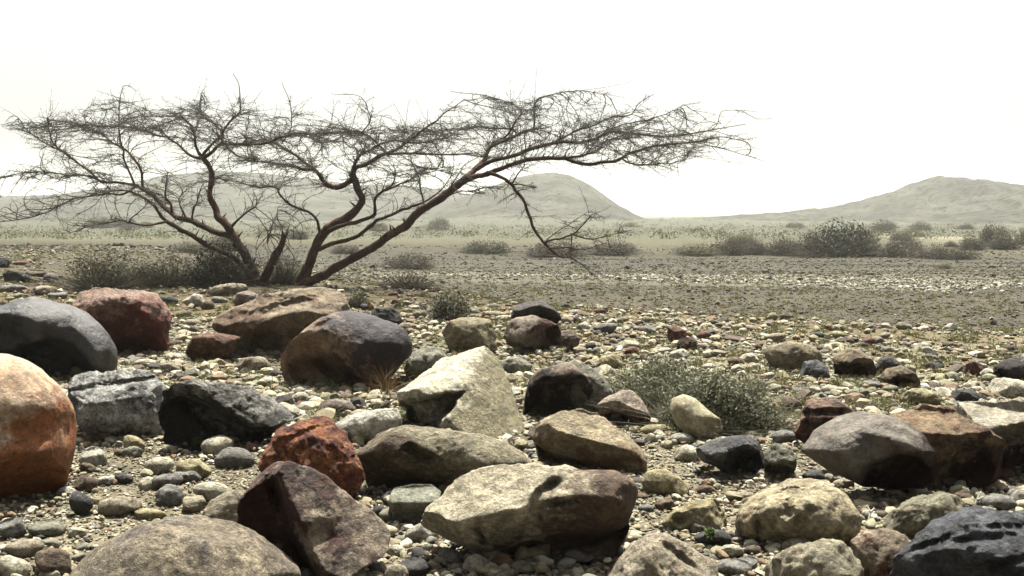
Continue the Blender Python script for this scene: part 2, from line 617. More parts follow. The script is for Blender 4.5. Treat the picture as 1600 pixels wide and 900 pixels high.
def boulder(short, label, poly, mat, D=0.8, p=2.3, cuts=(), facets=5, lump=0.10, mid=0.035, fine=0.010, level=5, sm=3, base=None, cat='boulder', name='boulder', group=None, sink=0.0, push=0.55, dents=(), pockets=()):
    a = np.array([q[0] for q in poly], float)
    b = np.array([q[1] for q in poly], float)
    seed = int(abs(a.sum() * 7 + b.sum() * 13)) % 9973
    rng = np.random.default_rng(seed)
    yb = base if base is not None else b.max() - 2
    cx, cy = (a.min() + a.max()) / 2, (b.min() + b.max()) / 2
    g = hit(float(np.clip(cx, -300, 1900)), yb)
    hw = (a.max() - a.min()) / 2 * g[1] / F
    hh = (b.max() - b.min()) / 2 * g[1] / F
    Dm = D * (0.6 * hw + 0.4 * hh)
    dc = g[1] + Dm * push
    C = at(cx, cy, dc)
    f = C - EYE
    dist = np.linalg.norm(f)
    f /= dist
    r = np.cross(f, [0, 0, 1.0])
    r /= np.linalg.norm(r)
    u = np.cross(r, f)
    la, lb = [], []
    for x, y in zip(a, b):
        d = ray(x, y)
        d = d / (d @ f) * dist
        Q = EYE + d - C
        la.append(Q @ r)
        lb.append(Q @ u)
    la, lb = np.array(la), np.array(lb)
    th, R = radial_profile(la, lb, 256, sm)
    V, Fc = ico(level)
    ang = np.arctan2(V[:, 1], V[:, 0])
    w = np.hypot(V[:, 0], V[:, 1])
    v = np.abs(V[:, 2])
    k = (w ** p + v ** p) ** (-1.0 / p)
    Ra = np.interp(ang, np.append(th, math.pi), np.append(R, R[0]))
    P = (np.outer(Ra * np.cos(ang) * w * k, r) + np.outer(Ra * np.sin(ang) * w * k, u) + np.outer(Dm * V[:, 2] * k, f))
    size = (hw + hh) / 2
    for (nx_, ny_, nz_, fr) in cuts:        # broken faces: pushed in along the depth so the outline keeps its size
        nn = np.array([nx_, ny_, nz_], float)
        nn /= np.linalg.norm(nn)
        sv = P @ nn
        nf = float(nn @ f)
        if nf < -0.15:
            t_ = np.maximum(sv - fr * sv.max(), 0) / -nf
            P = P + np.outer(np.minimum(t_, np.maximum(0.15 * Dm - P @ f, 0)) * 0.97, f)
        else:
            P = P - np.outer(np.maximum(sv - fr * sv.max(), 0) * 0.97, nn)
    P = rock_geometry(P, size, rng, facets + (4 if mid > 0.02 else 0), lump, mid * 1.35, fine * 1.5, (), seed)
    P = carve(P, C, f, dist, Dm, pockets, seed, size)
    for (dx, dy, drx, dry, rot, dpt) in dents:      # hollows (positive) and bulges (negative) on the near face
        d = ray(dx, dy)
        d = d / (d @ f) * dist
        Q = EYE + d - C
        pa, pb = P @ r - Q @ r, P @ u - Q @ u
        k_ = dist / F
        ca, sa = math.cos(math.radians(rot)), math.sin(math.radians(rot))
        ex, ey = (pa * ca + pb * sa) / (drx * k_), (-pa * sa + pb * ca) / (dry * k_)
        wgt = np.exp(-(ex ** 2 + ey ** 2) ** 1.5) * smooth(-(P @ f) / Dm * 3 + 0.6)
        wgt = wgt * (1 + 0.5 * fbm(P / size * 5, 3, seed + 41))
        P = P + np.outer(wgt * dpt * k_, f)
    gz = float(ground_z(C[0], C[1])[0])
    origin = np.array([C[0], C[1], gz])
    me = mesh_from(name, P + (C - origin), Fc)
    if callable(mat):
        mat = mat(size, float(C[2] - gz))
    o = put(name, me, mat, loc=tuple(origin + np.array([0, 0, -sink])))
    tag(o, label, cat, group)
    PLACED.append((short, C[0], C[1], (hw + Dm) / 2))
    OUTLINES.append((a, b))
    return o


_ms = [0]


def RM(c1, c2, stain_shade, **kw):
    _ms[0] += 1
    s = _ms[0]
    return lambda size, zc: rock_mat('stone_%s' % kw.get('nm', 'weathered'), c1, c2, stain_shade, size=size, zc=zc, seed=s, **{k: v for k, v in kw.items() if k != 'nm'})


def pal(k, **kw):
    c = PAL[k]
    return RM(c[0], c[1], c[2], **{**dict(stain_amt=0.4), **kw})


def build_boulders():
    B = boulder
    # left side
    B('huge orange boulder', 'huge smooth orange boulder with pale upper face cut off by the left edge',
      [(-170, 680), (-140, 600), (-90, 560), (-40, 549), (0, 550), (18, 553), (38, 563), (62, 579), (90, 598), (108, 620), (118, 642), (122, 668), (118, 700), (112, 732), (106, 762), (97, 784), (60, 797), (0, 800), (-90, 790), (-150, 750)],
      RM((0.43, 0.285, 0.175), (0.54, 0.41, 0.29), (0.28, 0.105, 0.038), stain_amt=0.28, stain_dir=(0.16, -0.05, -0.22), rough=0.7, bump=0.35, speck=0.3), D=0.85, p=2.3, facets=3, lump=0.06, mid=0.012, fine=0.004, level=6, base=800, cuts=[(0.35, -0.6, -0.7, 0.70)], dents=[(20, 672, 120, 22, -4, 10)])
    B('blue-black boulder', 'smooth blue-black boulder with a glossy sheen and tan right shoulder',
      [(-90, 540), (-60, 500), (-20, 485), (0, 481), (25, 474), (50, 470), (80, 473), (110, 480), (135, 492), (156, 508), (171, 525), (181, 545), (184, 563), (179, 579), (155, 592), (125, 602), (100, 604), (60, 604), (0, 604), (-60, 590)],
      RM((0.03, 0.028, 0.032), (0.095, 0.085, 0.08), (0.010, 0.009, 0.014), stain_amt=0.66, stain_dir=(-0.36, -0.10, -0.12), rough=0.5, bump=0.35, speck=0.3, spec=0.3), D=0.8, p=2.2, facets=3, lump=0.09, mid=0.015, fine=0.003, level=6, cuts=[(-0.35, -0.8, -0.5, 0.38)], dents=[(20, 520, 40, 20, -20, 22), (80, 545, 40, 30, 0, 12)], pockets=[([(-80, 560), (0, 548), (40, 535), (75, 520), (110, 530), (135, 555), (150, 575), (160, 640), (-80, 640)], 80, 24)])  # black leans to the lower left, painting the shaded side
    B('dark red boulder', 'dark red blocky boulder with a pale top behind the blue-black one',
      [(112, 472), (120, 459), (145, 451), (185, 453), (225, 452), (245, 462), (259, 478), (266, 495), (263, 520), (265, 540), (261, 556), (225, 560), (185, 558), (150, 552), (120, 520)],
      RM((0.10, 0.025, 0.02), (0.20, 0.06, 0.04), (0.30, 0.20, 0.15), stain_amt=0.40, stain_dir=(-0.06, 0.10, 0.25), bump=0.8, rough=0.75), D=0.75, p=2.9, facets=7, lump=0.08, mid=0.05, fine=0.014, level=6, sm=2, cuts=[(0.1, -0.9, -0.35, 0.45), (0, -0.25, 0.95, 0.82)], pockets=[([(150, 530), (200, 525), (250, 530), (255, 575), (150, 575)], 26, 20)])
    B('grey lichen boulder', 'pale grey pitted boulder with a crack along its top edge',
      [(108, 607), (115, 592), (130, 580), (165, 582), (200, 578), (240, 583), (262, 598), (266, 630), (260, 668), (250, 684), (215, 690), (160, 688), (125, 672), (113, 640)],
      RM((0.36, 0.35, 0.325), (0.62, 0.60, 0.56), (0.09, 0.09, 0.09), stain_amt=0.40, bump=1.0, speck=0.6, grain=1.4), D=0.8, p=2.6, facets=8, lump=0.10, mid=0.07, fine=0.022, level=6, sm=2, cuts=[(0.05, -0.55, 0.83, 0.66)], dents=[(180, 600, 90, 3, 6, 8)])
    B('black rough boulder', 'rough black boulder with grey crusted top right of the pale grey one',
      [(252, 632), (258, 612), (272, 600), (300, 594), (345, 600), (390, 606), (430, 620), (462, 640), (470, 660), (455, 678), (420, 693), (350, 704), (290, 702), (256, 692)],
      RM((0.025, 0.02, 0.018), (0.07, 0.062, 0.055), (0.30, 0.285, 0.25), stain_amt=0.42, stain_dir=(0.06, 0.08, 0.16), bump=1.0, speck=0.6, grain=1.3), D=0.7, p=2.9, facets=7, lump=0.08, mid=0.07, fine=0.02, level=6, sm=2, cuts=[(-0.35, -0.9, -0.35, 0.32), (0.5, -0.6, 0.65, 0.62)], pockets=[([(246, 640), (262, 620), (300, 612), (330, 625), (345, 645), (400, 660), (470, 680), (470, 720), (246, 720)], 60, 16)])
    B('small red block', 'small red-brown flat block in front of the big tan boulder by the tree',
      [(288, 547), (292, 530), (310, 523), (350, 522), (375, 527), (371, 546), (362, 566), (330, 572), (300, 566)],
      RM((0.17, 0.085, 0.05), (0.26, 0.15, 0.09), (0.09, 0.04, 0.03), stain_amt=0.5), D=0.8, p=2.9, facets=6, mid=0.04, cuts=[(0, -0.8, -0.5, 0.42)])
    B('big tan boulder', 'large sloping tan boulder right in front of the tree trunks',
      [(316, 522), (340, 495), (365, 475), (395, 465), (430, 455), (470, 450), (510, 448), (540, 460), (557, 478), (560, 510), (530, 545), (480, 558), (430, 560), (380, 552), (340, 535)],
      RM((0.27, 0.205, 0.135), (0.37, 0.30, 0.21), (0.17, 0.10, 0.06), stain_amt=0.38, stain_dir=(0, -0.05, 0), bump=0.8), D=0.85, p=2.2, facets=5, lump=0.10, mid=0.04, fine=0.012, level=6, cuts=[(0.15, -0.8, -0.5, 0.62), (-0.1, -0.65, 0.75, 0.75)], dents=[(440, 480, 60, 7, 14, 10), (400, 500, 40, 6, 20, 8)], pockets=[([(380, 520), (430, 505), (445, 540), (420, 580), (370, 570)], 26, 14)])
    B('dark domed boulder', 'big smooth brown boulder with purple-black varnished right side',
      [(432, 577), (436, 555), (450, 535), (470, 518), (495, 500), (520, 488), (545, 486), (580, 492), (610, 502), (632, 515), (645, 535), (643, 557), (630, 577), (612, 592), (602, 604), (580, 614), (540, 612), (500, 610), (460, 608), (438, 597)],
      RM((0.20, 0.11, 0.065), (0.33, 0.235, 0.16), (0.03, 0.02, 0.025), stain_amt=0.46, stain_dir=(0.30, 0.0, 0.10), rough=0.6, bump=0.35, speck=0.3), D=0.75, p=2.4, facets=3, lump=0.07, mid=0.015, fine=0.005, level=6, cuts=[(-0.42, -0.7, -0.55, 0.36)], dents=[(500, 510, 25, 5, 25, 6)], pockets=[([(424, 590), (445, 560), (500, 548), (530, 560), (560, 585), (590, 625), (430, 630)], 62, 26)])
    B('orange-red rock', 'rough rust red angular rock with lichen, behind the maroon one',
      [(405, 735), (412, 712), (425, 695), (440, 673), (470, 659), (500, 650), (520, 648), (536, 660), (549, 690), (561, 722), (575, 757), (574, 788), (560, 800), (520, 800), (480, 790), (430, 770)],
      RM((0.25, 0.065, 0.022), (0.40, 0.185, 0.08), (0.085, 0.018, 0.012), stain_amt=0.5, bump=1.0, speck=0.5, stain_scale=1.6), D=0.7, p=2.5, facets=8, lump=0.10, mid=0.06, fine=0.018, level=6, sm=2, base=795, cuts=[(0.1, -0.9, 0.3, 0.6)], dents=[(490, 672, 40, 5, 20, 8)])
    B('maroon boulder', 'dark maroon peaked boulder with cream patches, in front of the rust red rock',
      [(368, 790), (368, 750), (395, 731), (430, 718), (455, 715), (480, 728), (520, 755), (555, 785), (580, 805), (600, 826), (607, 852), (606, 905), (560, 930), (500, 935), (440, 915), (395, 880), (372, 830)],
      RM((0.045, 0.016, 0.011), (0.11, 0.048, 0.032), (0.40, 0.32, 0.23), stain_amt=0.38, stain_dir=(0.10, 0.0, 0.04), rough=0.6, bump=0.7), D=0.75, p=2.3, facets=4, lump=0.10, mid=0.03, fine=0.009, level=6, base=918, cuts=[(-0.75, -0.62, -0.2, 0.33), (0.45, -0.7, 0.5, 0.62)], dents=[(500, 840, 30, 18, 30, 10)], pockets=[([(372, 760), (440, 735), (450, 770), (455, 830), (500, 890), (520, 960), (350, 960)], 60, 26)])
    B('speckled tan dome', 'large low speckled tan dome rising from the bottom edge',
      [(95, 915), (130, 880), (165, 845), (210, 822), (260, 810), (310, 805), (360, 815), (400, 835), (440, 865), (478, 895), (505, 940), (470, 985), (300, 1010), (110, 980)],
      RM((0.23, 0.185, 0.13), (0.35, 0.29, 0.205), (0.15, 0.125, 0.105), stain_amt=0.42, bump=0.6, speck=0.7, grain=1.2), D=0.8, p=2.2, facets=4, lump=0.06, mid=0.02, fine=0.008, level=6, base=960)
    B('wedged brown slab', 'small dull brown slab wedged between the tan dome and maroon boulder',
      [(308, 812), (330, 782), (360, 762), (380, 768), (392, 815), (370, 842), (335, 842)],
      pal('t'), D=0.7, p=2.6, facets=5, sm=2)
    # centre
    B('long tan boulder', 'long low tan boulder with a hollow in its face, left of centre',
      [(546, 712), (558, 686), (590, 673), (640, 669), (700, 670), (750, 676), (790, 690), (820, 705), (842, 724), (815, 745), (745, 762), (690, 775), (640, 775), (585, 774), (560, 750)],
      RM((0.27, 0.235, 0.15), (0.35, 0.31, 0.21), (0.15, 0.11, 0.07), stain_amt=0.36, stain_dir=(-0.10, -0.1, -0.10), bump=0.7, speck=0.5), D=0.6, p=2.3, facets=4, lump=0.10, mid=0.035, fine=0.01, level=6, cuts=[(-0.1, -0.75, -0.6, 0.5)], dents=[], pockets=[([(618, 700), (640, 690), (672, 705), (700, 722), (660, 728), (640, 712)], 34, 9), ([(560, 750), (640, 745), (700, 752), (700, 800), (560, 800)], 30, 18)])
    wedge()
    B('cream boulder', 'large cream boulder with brown broken right face over deep shadow',
      [(655, 822), (664, 800), (690, 775), (720, 750), (760, 735), (800, 730), (860, 727), (890, 730), (907, 738), (940, 735), (975, 740), (996, 755), (1000, 778), (992, 805), (985, 835), (960, 868), (930, 888), (880, 896), (800, 892), (750, 875), (700, 855), (668, 842)],
      RM((0.48, 0.42, 0.29), (0.64, 0.57, 0.42), (0.17, 0.115, 0.08), stain_amt=0.44, stain_dir=(0.26, 0.0, -0.20), bump=0.7), D=0.75, p=2.5, facets=4, lump=0.09, mid=0.04, fine=0.012, level=6, cuts=[(0.12, -0.8, -0.6, 0.36), (-0.25, -0.5, 0.8, 0.75)], dents=[], pockets=[([(700, 850), (760, 855), (820, 840), (880, 825), (940, 822), (992, 800), (1010, 860), (940, 930), (690, 930)], 75, 30), ([(815, 800), (835, 762), (868, 742), (882, 750), (868, 778), (905, 775), (915, 788), (860, 800), (845, 822)], 22, 10), ([(738, 812), (748, 815), (765, 850), (752, 856)], 26, 5)])  # brown blotches lean to the lower right, also painting the undercut's shade
    B('flat tan slab', 'flat topped yellowish tan slab right of the white wedge rock',
      [(821, 670), (850, 652), (880, 645), (905, 638), (930, 645), (950, 660), (975, 680), (1000, 700), (1010, 722), (1006, 748), (960, 748), (905, 738), (870, 730), (845, 720), (825, 698)],
      RM((0.34, 0.27, 0.165), (0.43, 0.36, 0.24), (0.20, 0.115, 0.06), stain_amt=0.34, stain_dir=(0, -0.05, -0.1), bump=0.7), D=0.7, p=2.7, facets=5, lump=0.05, mid=0.035, fine=0.01, level=6, sm=2, cuts=[(0.15, -0.45, 0.9, 0.55), (-0.25, -0.8, -0.55, 0.42)], dents=[(880, 690, 30, 8, -30, 6)], pockets=[([(818, 672), (840, 692), (870, 712), (920, 722), (960, 735), (960, 770), (815, 770)], 46, 9)])
    B('black faced boulder', 'squarish boulder with face painted shade-black and lighter top behind the flat tan slab',
      [(814, 614), (822, 595), (840, 580), (875, 570), (905, 567), (922, 578), (931, 603), (934, 635), (925, 652), (880, 662), (830, 660), (816, 645)],
      RM((0.022, 0.012, 0.01), (0.05, 0.03, 0.025), (0.24, 0.18, 0.13), stain_amt=0.30, stain_dir=(0, 0.1, 0.2), bump=0.8), D=0.75, p=3.2, facets=5, lump=0.06, mid=0.03, fine=0.012, level=5, sm=2, cuts=[(-0.05, -0.9, -0.5, 0.30)], pockets=[([(822, 605), (850, 590), (915, 588), (926, 640), (900, 680), (815, 680)], 46, 12)])  # near-black front and lighter top: shade put into the stone colour
    B('leaning greenish slab', 'pale greenish slab leaning behind the black faced boulder',
      [(890, 575), (908, 567), (922, 571), (945, 590), (958, 610), (962, 640), (945, 655), (910, 650), (890, 620)],
      pal('n'), D=0.6, p=2.5, facets=5, sm=2)
    B('pinkish boulder', 'small pinkish tan peaked boulder at the left foot of the shrub',
      [(931, 632), (950, 618), (970, 610), (988, 610), (1005, 625), (1016, 645), (1019, 662), (1000, 670), (960, 668), (935, 652)],
      RM((0.34, 0.26, 0.20), (0.43, 0.35, 0.28), (0.16, 0.08, 0.06), stain_amt=0.34, stain_dir=(0, 0, -0.2)), D=0.8, p=2.3, facets=5, mid=0.03, sm=2, cuts=[(-0.2, -0.8, -0.6, 0.42)], pockets=[([(935, 640), (960, 642), (990, 650), (985, 690), (930, 690)], 30, 8)])  # darker downwards: shade of the underside put into the colour
    B('egg shaped boulder', 'smooth egg shaped yellowish boulder tilted up against the shrub',
      [(1045, 642), (1050, 623), (1068, 616), (1086, 622), (1106, 640), (1126, 654), (1130, 672), (1114, 686), (1092, 693), (1072, 680), (1054, 662)],
      RM((0.35, 0.315, 0.20), (0.42, 0.38, 0.25), (0.27, 0.20, 0.12), stain_amt=0.3, bump=0.3, speck=0.25), D=0.85, p=2.1, facets=1, lump=0.03, mid=0.008, fine=0.004, dents=[(1115, 668, 16, 14, -20, 14)])
    B('dark slate boulder', 'dark slate grey boulder in front of the shrub',
      [(1079, 706), (1105, 690), (1140, 680), (1170, 678), (1190, 690), (1199, 712), (1196, 740), (1180, 752), (1150, 746), (1115, 728), (1090, 716)],
      RM((0.085, 0.08, 0.08), (0.14, 0.13, 0.125), (0.035, 0.032, 0.036), stain_amt=0.5, rough=0.55, bump=0.5), D=0.75, p=2.3, facets=4, mid=0.025, level=6, cuts=[(0.45, -0.8, -0.45, 0.36)], pockets=[([(1130, 722), (1150, 700), (1190, 705), (1205, 760), (1140, 765)], 40, 14)])
    B('crusted stone', 'crusty grey-brown stone touching the right end of the dark slate boulder',
      [(1194, 708), (1210, 693), (1235, 697), (1244, 714), (1240, 740), (1215, 754), (1196, 750)],
      pal('n', bump=1.0), D=0.8, p=2.5, facets=6, mid=0.06, cuts=[(0, -0.8, -0.6, 0.42)], pockets=[([(1190, 725), (1215, 722), (1235, 728), (1235, 765), (1190, 765)], 30, 8)])
    B('round buff boulder', 'round lumpy buff boulder right of centre at the front',
      [(1152, 817), (1165, 785), (1190, 762), (1225, 745), (1250, 740), (1290, 752), (1320, 770), (1337, 800), (1342, 830), (1320, 848), (1270, 855), (1200, 852), (1163, 838)],
      RM((0.40, 0.345, 0.21), (0.53, 0.46, 0.31), (0.26, 0.19, 0.12), stain_amt=0.38, bump=0.6), D=0.8, p=2.3, facets=6, lump=0.14, mid=0.04, fine=0.008, level=6, dents=[(1208, 800, 62, 50, 0, -20), (1245, 768, 32, 8, 10, 9), (1187, 818, 4, 24, 0, 12)])
    B('spotted buff boulder', 'brown spotted buff boulder at the bottom edge right of the cream boulder',
      [(930, 925), (960, 880), (985, 850), (1010, 832), (1040, 828), (1075, 850), (1105, 865), (1121, 885), (1128, 925), (1110, 960), (1000, 975), (940, 960)],
      RM((0.36, 0.30, 0.21), (0.46, 0.40, 0.30), (0.20, 0.12, 0.08), stain_amt=0.3, stain_scale=2.5, bump=0.7, speck=0.5), D=0.8, p=2.3, facets=5, lump=0.08, mid=0.03, fine=0.01, level=6, base=945, dents=[(1058, 868, 30, 5, -35, 14)])
    B('drum stone', 'small drum shaped grey-green stone with flat pale top',
      [(607, 782), (615, 763), (645, 756), (675, 757), (689, 768), (686, 797), (668, 818), (630, 826), (610, 817)],
      RM((0.27, 0.265, 0.20), (0.36, 0.355, 0.28), (0.15, 0.15, 0.11), stain_amt=0.35), D=0.9, p=3.0, facets=2, lump=0.03, mid=0.012, fine=0.006, sm=2, cuts=[(0, -0.3, 0.95, 0.55), (0, -0.95, -0.3, 0.55)], pockets=[([(600, 790), (640, 793), (690, 783), (690, 840), (600, 840)], 16, 12)])
    B('domed tan stone', 'domed mustard tan stone right of the flat tan slab',
      [(1002, 752), (1012, 736), (1040, 732), (1062, 745), (1080, 768), (1070, 779), (1030, 778), (1006, 768)],
      pal('y'), D=0.8, p=2.3, facets=3, mid=0.02)
    B('half buried tan rock', 'half buried olive tan rock beside the round buff boulder',
      [(1033, 818), (1050, 800), (1080, 785), (1115, 778), (1131, 795), (1134, 822), (1115, 832), (1060, 834)],
      pal('y'), D=0.7, p=2.4, facets=6, mid=0.03, dents=[(1120, 800, 8, 18, 20, 14), (1062, 812, 9, 8, 0, 14)])
    B('white rock', 'chalky white angular rock behind the rust red rock',
      [(520, 665), (548, 649), (590, 635), (620, 631), (626, 650), (628, 680), (590, 692), (540, 695), (522, 685)],
      RM((0.55, 0.52, 0.43), (0.64, 0.61, 0.52), (0.42, 0.38, 0.30), stain_amt=0.35), D=0.8, p=2.5, facets=7, mid=0.05, sm=2)
    # right
    B('dark hollowed boulder', 'big smooth grey-brown boulder with lower right hollow painted maroon-black as shade',
      [(1249, 705), (1275, 672), (1310, 649), (1345, 640), (1385, 645), (1420, 660), (1445, 680), (1463, 710), (1467, 742), (1452, 764), (1400, 768), (1350, 763), (1318, 745), (1283, 727)],
      RM((0.135, 0.11, 0.088), (0.215, 0.185, 0.15), (0.03, 0.01, 0.008), stain_amt=0.38, stain_dir=(0.24, 0.0, -0.22), rough=0.6, bump=0.4, speck=0.3), base=788, D=0.75, p=2.25, facets=3, lump=0.08, mid=0.018, fine=0.006, level=6, cuts=[(0.35, -0.75, -0.6, 0.66)], dents=[(1400, 690, 40, 8, -15, -8)], pockets=[([(1335, 775), (1345, 735), (1365, 715), (1400, 700), (1435, 708), (1458, 735), (1465, 790)], 75, 16)])  # near-black maroon leans into the hollow, painting its shade
    B('red-brown boulder', 'cracked red-brown boulder tucked behind the grey-brown hollowed one',
      [(1239, 664), (1245, 640), (1265, 625), (1300, 622), (1331, 632), (1335, 665), (1300, 700), (1258, 705), (1242, 685)],
      RM((0.17, 0.10, 0.07), (0.25, 0.165, 0.11), (0.07, 0.035, 0.028), stain_amt=0.42), D=0.8, p=2.4, facets=6, lump=0.12, mid=0.05, cuts=[(-0.3, -0.8, -0.5, 0.42)], dents=[(1290, 645, 40, 5, 5, 10), (1262, 660, 5, 20, 10, 12)])
    B('blocky brown boulder', 'blocky brown boulder with flat cream top, right of the hollowed one',
      [(1385, 650), (1440, 631), (1480, 628), (1502, 652), (1540, 668), (1572, 690), (1568, 742), (1548, 774), (1500, 778), (1455, 775), (1415, 750), (1390, 700)],
      RM((0.17, 0.10, 0.055), (0.34, 0.25, 0.15), (0.05, 0.018, 0.012), stain_amt=0.45, stain_dir=(0.15, 0, -0.12), bump=1.0, stain_scale=1.5), D=0.8, p=2.8, facets=4, lump=0.06, mid=0.05, fine=0.016, level=6, sm=2, cuts=[(-0.05, -0.25, 0.97, 0.62), (0.1, -0.9, -0.4, 0.36)], pockets=[([(1500, 700), (1540, 690), (1560, 730), (1540, 790), (1480, 790), (1460, 750)], 30, 16)])
    B('cream topped block', 'cream topped block with dark overhang cut by the right edge',
      [(1487, 634), (1520, 627), (1560, 625), (1600, 624), (1660, 636), (1690, 680), (1670, 745), (1600, 760), (1555, 740), (1540, 690), (1508, 662)],
      RM((0.42, 0.37, 0.28), (0.50, 0.45, 0.35), (0.10, 0.055, 0.04), stain_amt=0.42, stain_dir=(0.0, 0.0, -0.35), bump=0.8), D=0.9, p=2.9, facets=4, lump=0.06, mid=0.04, fine=0.012, level=6, sm=2, cuts=[(0, -0.2, 0.97, 0.55), (0, -0.85, -0.5, 0.30)], dents=[], pockets=[([(1540, 684), (1562, 664), (1600, 660), (1680, 676), (1680, 780), (1550, 780), (1545, 700)], 60, 14)])  # dark colour grows downwards, painting shade under the overhang
    B('blue-grey corner boulder', 'blue-grey layered boulder filling the bottom right corner',
      [(1393, 905), (1403, 868), (1430, 840), (1460, 815), (1490, 803), (1530, 795), (1565, 798), (1600, 803), (1660, 820), (1710, 870), (1710, 950), (1640, 985), (1500, 985), (1415, 955)],
      RM((0.085, 0.09, 0.105), (0.15, 0.155, 0.17), (0.03, 0.031, 0.037), stain_amt=0.45, rough=0.6, bump=0.8, stain_scale=1.4), D=0.8, p=2.4, facets=6, lump=0.10, mid=0.06, fine=0.014, level=6, base=965, cuts=[(-0.5, -0.75, -0.4, 0.55)], dents=[(1520, 845, 70, 5, 15, 10), (1570, 880, 60, 5, 22, 9), (1460, 850, 50, 4, 30, 7), (1600, 825, 60, 4, 8, 7)])
    B('mossy rubble rock', 'low rough olive tan rock just behind the blue-grey corner boulder',
      [(1366, 828), (1390, 800), (1420, 780), (1460, 768), (1500, 776), (1518, 797), (1500, 822), (1460, 842), (1405, 848)],
      RM((0.27, 0.25, 0.16), (0.36, 0.33, 0.23), (0.16, 0.11, 0.075), stain_amt=0.35, bump=1.0), D=0.75, p=2.4, facets=7, mid=0.07, fine=0.02, sm=2)
    B('blotchy pink block', 'pink and maroon blotched upright block left of the corner boulder',
      [(1328, 845), (1350, 826), (1390, 828), (1424, 842), (1420, 880), (1400, 915), (1360, 925), (1340, 880)],
      RM((0.34, 0.27, 0.19), (0.42, 0.35, 0.25), (0.16, 0.07, 0.045), stain_amt=0.42, bump=0.9), D=0.8, p=2.7, facets=6, mid=0.05, sm=2, base=920)
    B('crumbling tan rock', 'crumbling pale tan rock at the bottom edge below the round buff boulder',
      [(1190, 890), (1225, 858), (1270, 842), (1310, 846), (1337, 872), (1350, 910), (1330, 940), (1220, 940)],
      RM((0.38, 0.34, 0.23), (0.47, 0.43, 0.31), (0.26, 0.20, 0.13), stain_amt=0.35, bump=1.0), D=0.8, p=2.5, facets=8, mid=0.08, fine=0.02, sm=2, base=935)
    # second row, smaller
    B('dark brown cap rock', 'black-brown rounded rock on the bank behind the tan pointed one',
      [(796, 502), (800, 482), (820, 471), (845, 470), (865, 480), (877, 496), (876, 512), (840, 516), (805, 512)],
      RM((0.06, 0.04, 0.038), (0.10, 0.075, 0.07), (0.03, 0.02, 0.02), stain_amt=0.5, rough=0.6), D=0.8, p=2.3, facets=4, mid=0.03, cuts=[(0.1, -0.85, -0.5, 0.36)], pockets=[([(800, 505), (830, 488), (866, 490), (874, 530), (800, 530)], 30, 9)])
    B('tan pointed rock', 'tan pointed rock with brown right face below the black-brown one',
      [(778, 518), (800, 500), (830, 492), (855, 498), (876, 510), (874, 535), (852, 556), (815, 556), (785, 542)],
      RM((0.24, 0.185, 0.14), (0.31, 0.255, 0.20), (0.12, 0.06, 0.045), stain_amt=0.36, stain_dir=(0.28, 0, -0.05)), D=0.75, p=2.4, facets=6, mid=0.03, sm=2, cuts=[(0.6, -0.7, -0.4, 0.42)], pockets=[([(855, 540), (850, 515), (874, 505), (880, 560), (790, 565), (800, 548)], 36, 7)])
    B('small plum rock', 'small plum brown rock touching the right side of the tan pointed rock',
      [(865, 532), (875, 517), (895, 515), (906, 528), (901, 546), (880, 550)], pal('b'), D=0.8, p=2.3, facets=4)
    B('mustard block', 'mustard olive block standing left of the tan pointed rock',
      [(689, 514), (698, 501), (730, 496), (765, 499), (773, 520), (777, 547), (745, 556), (705, 552), (694, 530)],
      RM((0.24, 0.20, 0.115), (0.31, 0.265, 0.165), (0.15, 0.115, 0.06), stain_amt=0.35), D=0.7, p=3.0, facets=5, mid=0.03, sm=2)
    B('olive rounded rock', 'olive tan rounded rock peeking out behind the white wedge',
      [(631, 578), (640, 553), (665, 540), (690, 544), (702, 560), (690, 585), (655, 598), (635, 592)],
      pal('n'), D=0.8, p=2.3, facets=4, mid=0.03)
    B('black hollow rock', 'small rock painted black as if in shade on the bank right of the big tan boulder',
      [(577, 492), (588, 480), (610, 479), (625, 489), (630, 503), (612, 512), (585, 509)], pal('d'), D=0.8, p=2.4, facets=5)  # blackish colour stands in for the shadow on this rock
    B('long root stone', 'long curved tan stone lying at the foot of the left trunk',
      [(322, 455), (335, 447), (360, 442), (382, 444), (389, 452), (370, 460), (340, 465), (325, 463)], pal('t'), D=0.5, p=2.3, facets=3)
    B('white chip rock', 'white angular chip of rock between the red boulder and the tree',
      [(282, 472), (294, 465), (303, 458), (316, 462), (322, 474), (312, 483), (295, 480)], pal('p'), D=0.8, p=2.6, facets=6)
    B('pinkish root rock', 'pinkish grey rock between the long curved stone and the big tan boulder',
      [(362, 470), (370, 457), (390, 454), (405, 460), (408, 472), (390, 480), (368, 479)], RM((0.26, 0.22, 0.19), (0.33, 0.28, 0.25), (0.18, 0.13, 0.1)), D=0.8, facets=5)
    B('black ledge rock', 'flat black rock among grey rubble at the left edge',
      [(2, 430), (12, 421), (30, 424), (50, 432), (48, 441), (25, 443), (6, 438)], pal('d'), D=0.8, facets=6)
    B('dark knob rock', 'dark knob of rock at the left edge under the low branches',
      [(-20, 412), (-8, 402), (8, 401), (18, 410), (14, 418), (-10, 420)], pal('d'), D=0.8, facets=5)
    B('grey oval stone', 'grey-brown oval stone behind the chalky white rock',
      [(495, 640), (502, 627), (525, 622), (548, 627), (557, 640), (545, 651), (510, 653)], RM((0.24, 0.20, 0.165), (0.30, 0.26, 0.22), (0.18, 0.14, 0.11)), D=0.8, p=2.2, facets=1, lump=0.04, mid=0.01)
    B('tan loaf stone', 'tan loaf shaped stone left of the big dark domed boulder',
      [(368, 572), (376, 558), (395, 554), (415, 559), (421, 572), (408, 586), (382, 586)], pal('t'), D=0.8, p=2.3, facets=2)
